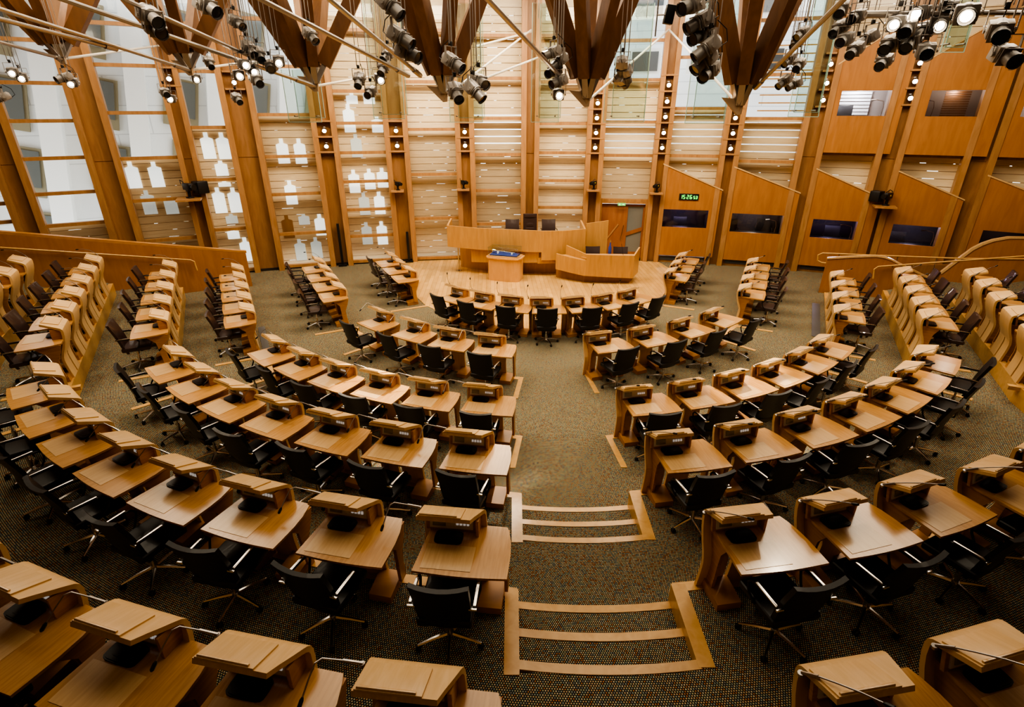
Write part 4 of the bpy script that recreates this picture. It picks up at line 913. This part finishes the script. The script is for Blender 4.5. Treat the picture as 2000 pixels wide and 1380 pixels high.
CL = [('C1', .8, 'before the far left window', [(-10.64, 12.85, 6.05, 1), (-10.61, 13.00, 5.96, 1), (-11.28, 13.15, 5.57, 0), (-9.55, 12.85, 5.95, 0), (-9.54, 13.00, 5.86, 1)]),
 ('C2', 1, 'high beside the second strut cluster', [(-5.14, 8.85, 6.53, 0), (-5.18, 9.00, 6.39, 0), (-4.46, 9.15, 6.70, 0)]),
 ('C3', .8, 'before the third window', [(-8.09, 13.85, 5.69, 0), (-8.07, 14.00, 5.56, 1), (-7.45, 14.15, 6.00, 1), (-6.92, 13.85, 6.32, 0), (-6.52, 14.00, 5.58, 0)]),
 ('C4', .8, 'before the third strut cluster', [(-4.82, 10.85, 6.71, 0), (-4.74, 11.00, 6.33, 0), (-4.64, 11.15, 6.25, 0), (-4.81, 10.85, 6.05, 1), (-4.75, 11.00, 5.96, 1), (-5.07, 11.15, 5.90, 1), (-4.64, 10.85, 5.82, 0), (-4.23, 11.00, 6.12, 1), (-4.46, 11.15, 6.05, 0), (-3.56, 10.85, 6.52, 0)]),
 ('C5', .9, 'right of the third strut cluster', [(-3.28, 12.85, 5.92, 0), (-3.09, 13.00, 5.68, 0), (-2.91, 13.15, 5.95, 1), (-2.73, 12.85, 6.15, 0), (-2.65, 13.00, 6.39, 0)]),
 ('C6', 1, 'high left of the fourth strut cluster', [(-1.75, 8.85, 6.67, 0), (-1.67, 9.00, 6.29, 0), (-1.60, 9.15, 6.10, 0)]),
 ('C7', 1, 'at the fourth strut cluster', [(-1.05, 10.35, 6.07, 0), (-1.02, 10.50, 5.62, 0), (-.61, 10.65, 5.78, 0), (-.69, 10.35, 5.64, 0)]),
 ('C8', .9, 'left of the fifth strut cluster', [(.76, 11.35, 6.29, 0), (.91, 11.50, 6.17, 0), (.81, 11.65, 6.00, 0), (.90, 11.35, 5.81, 0), (.88, 11.50, 5.59, 1)]),
 ('C9', .95, 'before the fifth glass panel', [(2.13, 11.85, 6.13, 0), (2.24, 12.00, 6.00, 0), (2.18, 12.15, 5.86, 0)]),
 ('C10', 1, 'left of the sixth strut cluster', [(2.53, 8.85, 6.65, 0), (2.72, 9.00, 6.48, 0), (2.81, 9.15, 6.33, 0), (2.83, 8.85, 6.14, 0), (2.86, 9.00, 6.00, 0), (2.98, 9.15, 5.86, 0)]),
 ('C11', .8, 'before the seventh glass panel', [(5.55, 11.85, 6.66, 0), (5.56, 12.00, 6.53, 0), (5.53, 12.15, 6.24, 0), (5.59, 11.85, 6.13, 0), (5.44, 12.00, 5.85, 0), (5.74, 12.15, 5.80, 0)]),
 ('C12', .9, 'before the first upper booth', [(5.39, 10.35, 6.83, 0), (5.78, 10.50, 6.74, 0), (5.62, 10.65, 6.60, 0), (5.58, 10.35, 6.39, 0), (5.87, 10.50, 6.26, 0), (6.15, 10.65, 6.45, 0), (6.32, 10.35, 6.07, 0)]),
 ('C13', 1, 'before the second upper booth', [(5.75, 9.35, 6.49, 1), (6.16, 9.50, 6.64, 1), (5.93, 9.65, 6.26, 0), (5.92, 9.35, 6.44, 0), (6.14, 9.50, 6.29, 0), (6.40, 9.65, 6.43, 0), (6.30, 9.35, 6.13, 0), (6.49, 9.50, 6.51, 1), (6.66, 9.65, 6.75, 0)]),
 ('C14', 1, 'high at the right end', [(5.31, 7.35, 6.33, 1), (5.88, 7.50, 6.18, 0), (6.15, 7.65, 5.94, 0)])]
AIM = {'C1': -35, 'C2': 40, 'C3': 30, 'C4': 40, 'C5': -20, 'C6': 50, 'C7': 45, 'C8': -60, 'C9': 150, 'C10': -60, 'C11': -60, 'C12': -55, 'C13': -40, 'C14': -20}
rl = random.Random(3)
for key, sc, where, L in CL:
    order = sorted(range(len(L)), key=lambda i: -L[i][2])
    for rank, i in enumerate(order):
        x, y, z, lit = L[i]; n = len(L)
        lab = f'{"lit" if lit else "unlit grey"} stage spotlight hanging {where}, {ORD[rank]} from the top'
        aim = AIM[key]+rl.uniform(-25, 25) if not lit else math.degrees(math.atan2(-x, y))*-1*0+rl.uniform(-15, 15)+math.degrees(math.atan2(x, y))*-1
        t = thing('stage_spotlight', lab, 'spotlight', (x, y, z), rad(aim), 'hanging stage spotlights'); t.scale = (sc*1.06,)*3
        h = put('housing', S['housing'], t, rot=(rad(rl.uniform(18, 42) if not lit else rl.uniform(8, 18)), 0, 0))
        put('barrel', S['barrel'], h); put('lens', S['lens_lit' if lit else 'lens'], h); put('shutter', S['shutter'], h)
        put('yoke', S['yoke'], t); put('clamp', S['clamp'], t); put('flex', S['flex'], t)
        r_ = put('hanging_rod', S['rod'], t, (0, 0, .24)); r_.scale = (1, 1, (9.2-z)/(sc*1.06)-.24)
t = thing('monitor_box', 'small flat black box on a thin hanging pole before the door bay', 'monitor', (2.05, 8.3, 6.45))
put('case', MB().box((.02, 0, 0), (.12, .10, .22), Matrix.Rotation(rad(8), 4, 'Y'), .01).mesh('case', M['black']), t); put('pole', MB().tube([(-.14, 0, -.25), (-.14, 0, 2.75)], .01, 6).tube([(-.14, 0, 0), (-.04, 0, 0)], .01, 6).mesh('pole', M['steel']), t)

# ------------------------------------------------------------------ light
w = bpy.data.worlds.new('overcast'); bpy.context.scene.world = w; w.use_nodes = True
bg = w.node_tree.nodes['Background']; bg.inputs['Color'].default_value = (.93, .97, 1, 1); bg.inputs['Strength'].default_value = 2.0
def area(name, loc, size, power, col, rot=(0, 0, 0), sy=None):
    l = bpy.data.lights.new(name, 'AREA'); l.energy = power; l.color = col; l.size = size
    if sy: l.shape = 'RECTANGLE'; l.size_y = sy
    o = bpy.data.objects.new(name, l); C.objects.link(o); o.location = loc; o.rotation_euler = rot; return o
def spot(name, loc, target, power, col, ang=40, blend=.6, size=.12):
    l = bpy.data.lights.new(name, 'SPOT'); l.energy = power; l.color = col; l.spot_size = rad(ang); l.spot_blend = blend; l.shadow_soft_size = size
    o = bpy.data.objects.new(name, l); C.objects.link(o); o.location = loc
    o.rotation_euler = (Vector(target)-Vector(loc)).to_track_quat('-Z', 'Y').to_euler(); return o
WARM = (1, .85, .64)
def point(loc, power, col):
    l = bpy.data.lights.new('booth_fill', 'POINT'); l.energy = power; l.color = col; l.shadow_soft_size = .15; o = bpy.data.objects.new('booth_fill', l); C.objects.link(o); o.location = loc
for p, z, e, c in ((11.5, 1.9, 16, (.75, .62, 1)), (16.6, 1.85, 26, (1, .85, .7)), (21.8, 1.8, 16, (.7, .62, 1)), (26.7, 1.8, 18, (.9, .8, 1)), (31.5, 1.8, 8, (1, .8, .6)), (21.6, 5.9, 55, (.95, .97, 1)), (26.7, 5.85, 22, (1, .85, .7)), (31, 5.7, 20, (1, .9, .8))): point(WP(p, z, -.6), e, c)  # fill lights added to brighten the booth interiors
area('overhead_fill', (0, 15.5, 9.1), 9, 1000, WARM, sy=6); area('overhead_fill', (-9, 12.5, 9.1), 6, 540, WARM, sy=7); area('overhead_fill', (9, 12.5, 9.1), 6, 540, WARM, sy=7); area('overhead_fill', (0, 8, 9.1), 9, 330, WARM, sy=5)  # unseen area fills added to light the hall from above
area('overhead_fill', (0, 0, 9.1), 12, 50, WARM, sy=4)
for lx, ry, e_ in ((-10, 22, 80), (-3.5, 8, 230), (3.5, -6, 230), (10, -22, 70)):
    o = area('wall_fill', (lx, 16.2-abs(lx)*.12, 8.9), 5, e_, WARM, sy=.6); o.rotation_euler = (rad(42), 0, rad(ry))  # fills added to brighten the slats and pillars
for lx, tx in ((-9, -6.5), (-5, -3), (0, 1), (5, 4), (9, 8)):
    spot('added_spot', (lx, 8, 8.9), (tx*1.1, 10, 0), 600, WARM, 70)  # spots added to spread warm light over the seats
spot('added_spot', (-2.6, 13, 7.8), (-2.45, 8.15, .8), 6500, (1, .88, .72), 11, .3, .05)  # this and the next spots are added to imitate sun patches
spot('added_spot', (3.6, 13, 8.0), (4.4, 8.3, .8), 4200, (1, .88, .72), 14, .3, .05)
spot('added_spot', (.8, 13, 8.2), (.75, 5.6, .6), 3600, (1, .9, .76), 17, .5, .05)
spot('added_spot', (6, 9, 7.5), (2.4, 4.0, 1.5), 160, WARM, 16, .5, .05)
sc = bpy.context.scene
sc.view_settings.view_transform = 'AgX'; sc.view_settings.look = 'AgX - High Contrast'; sc.view_settings.exposure = .25
sc.cycles.use_denoising = True; sc.cycles.max_bounces = 8; sc.cycles.diffuse_bounces = 4; sc.cycles.glossy_bounces = 3; sc.cycles.transparent_max_bounces = 16; sc.cycles.sample_clamp_indirect = 4; sc.cycles.caustics_reflective = False; sc.cycles.caustics_refractive = False
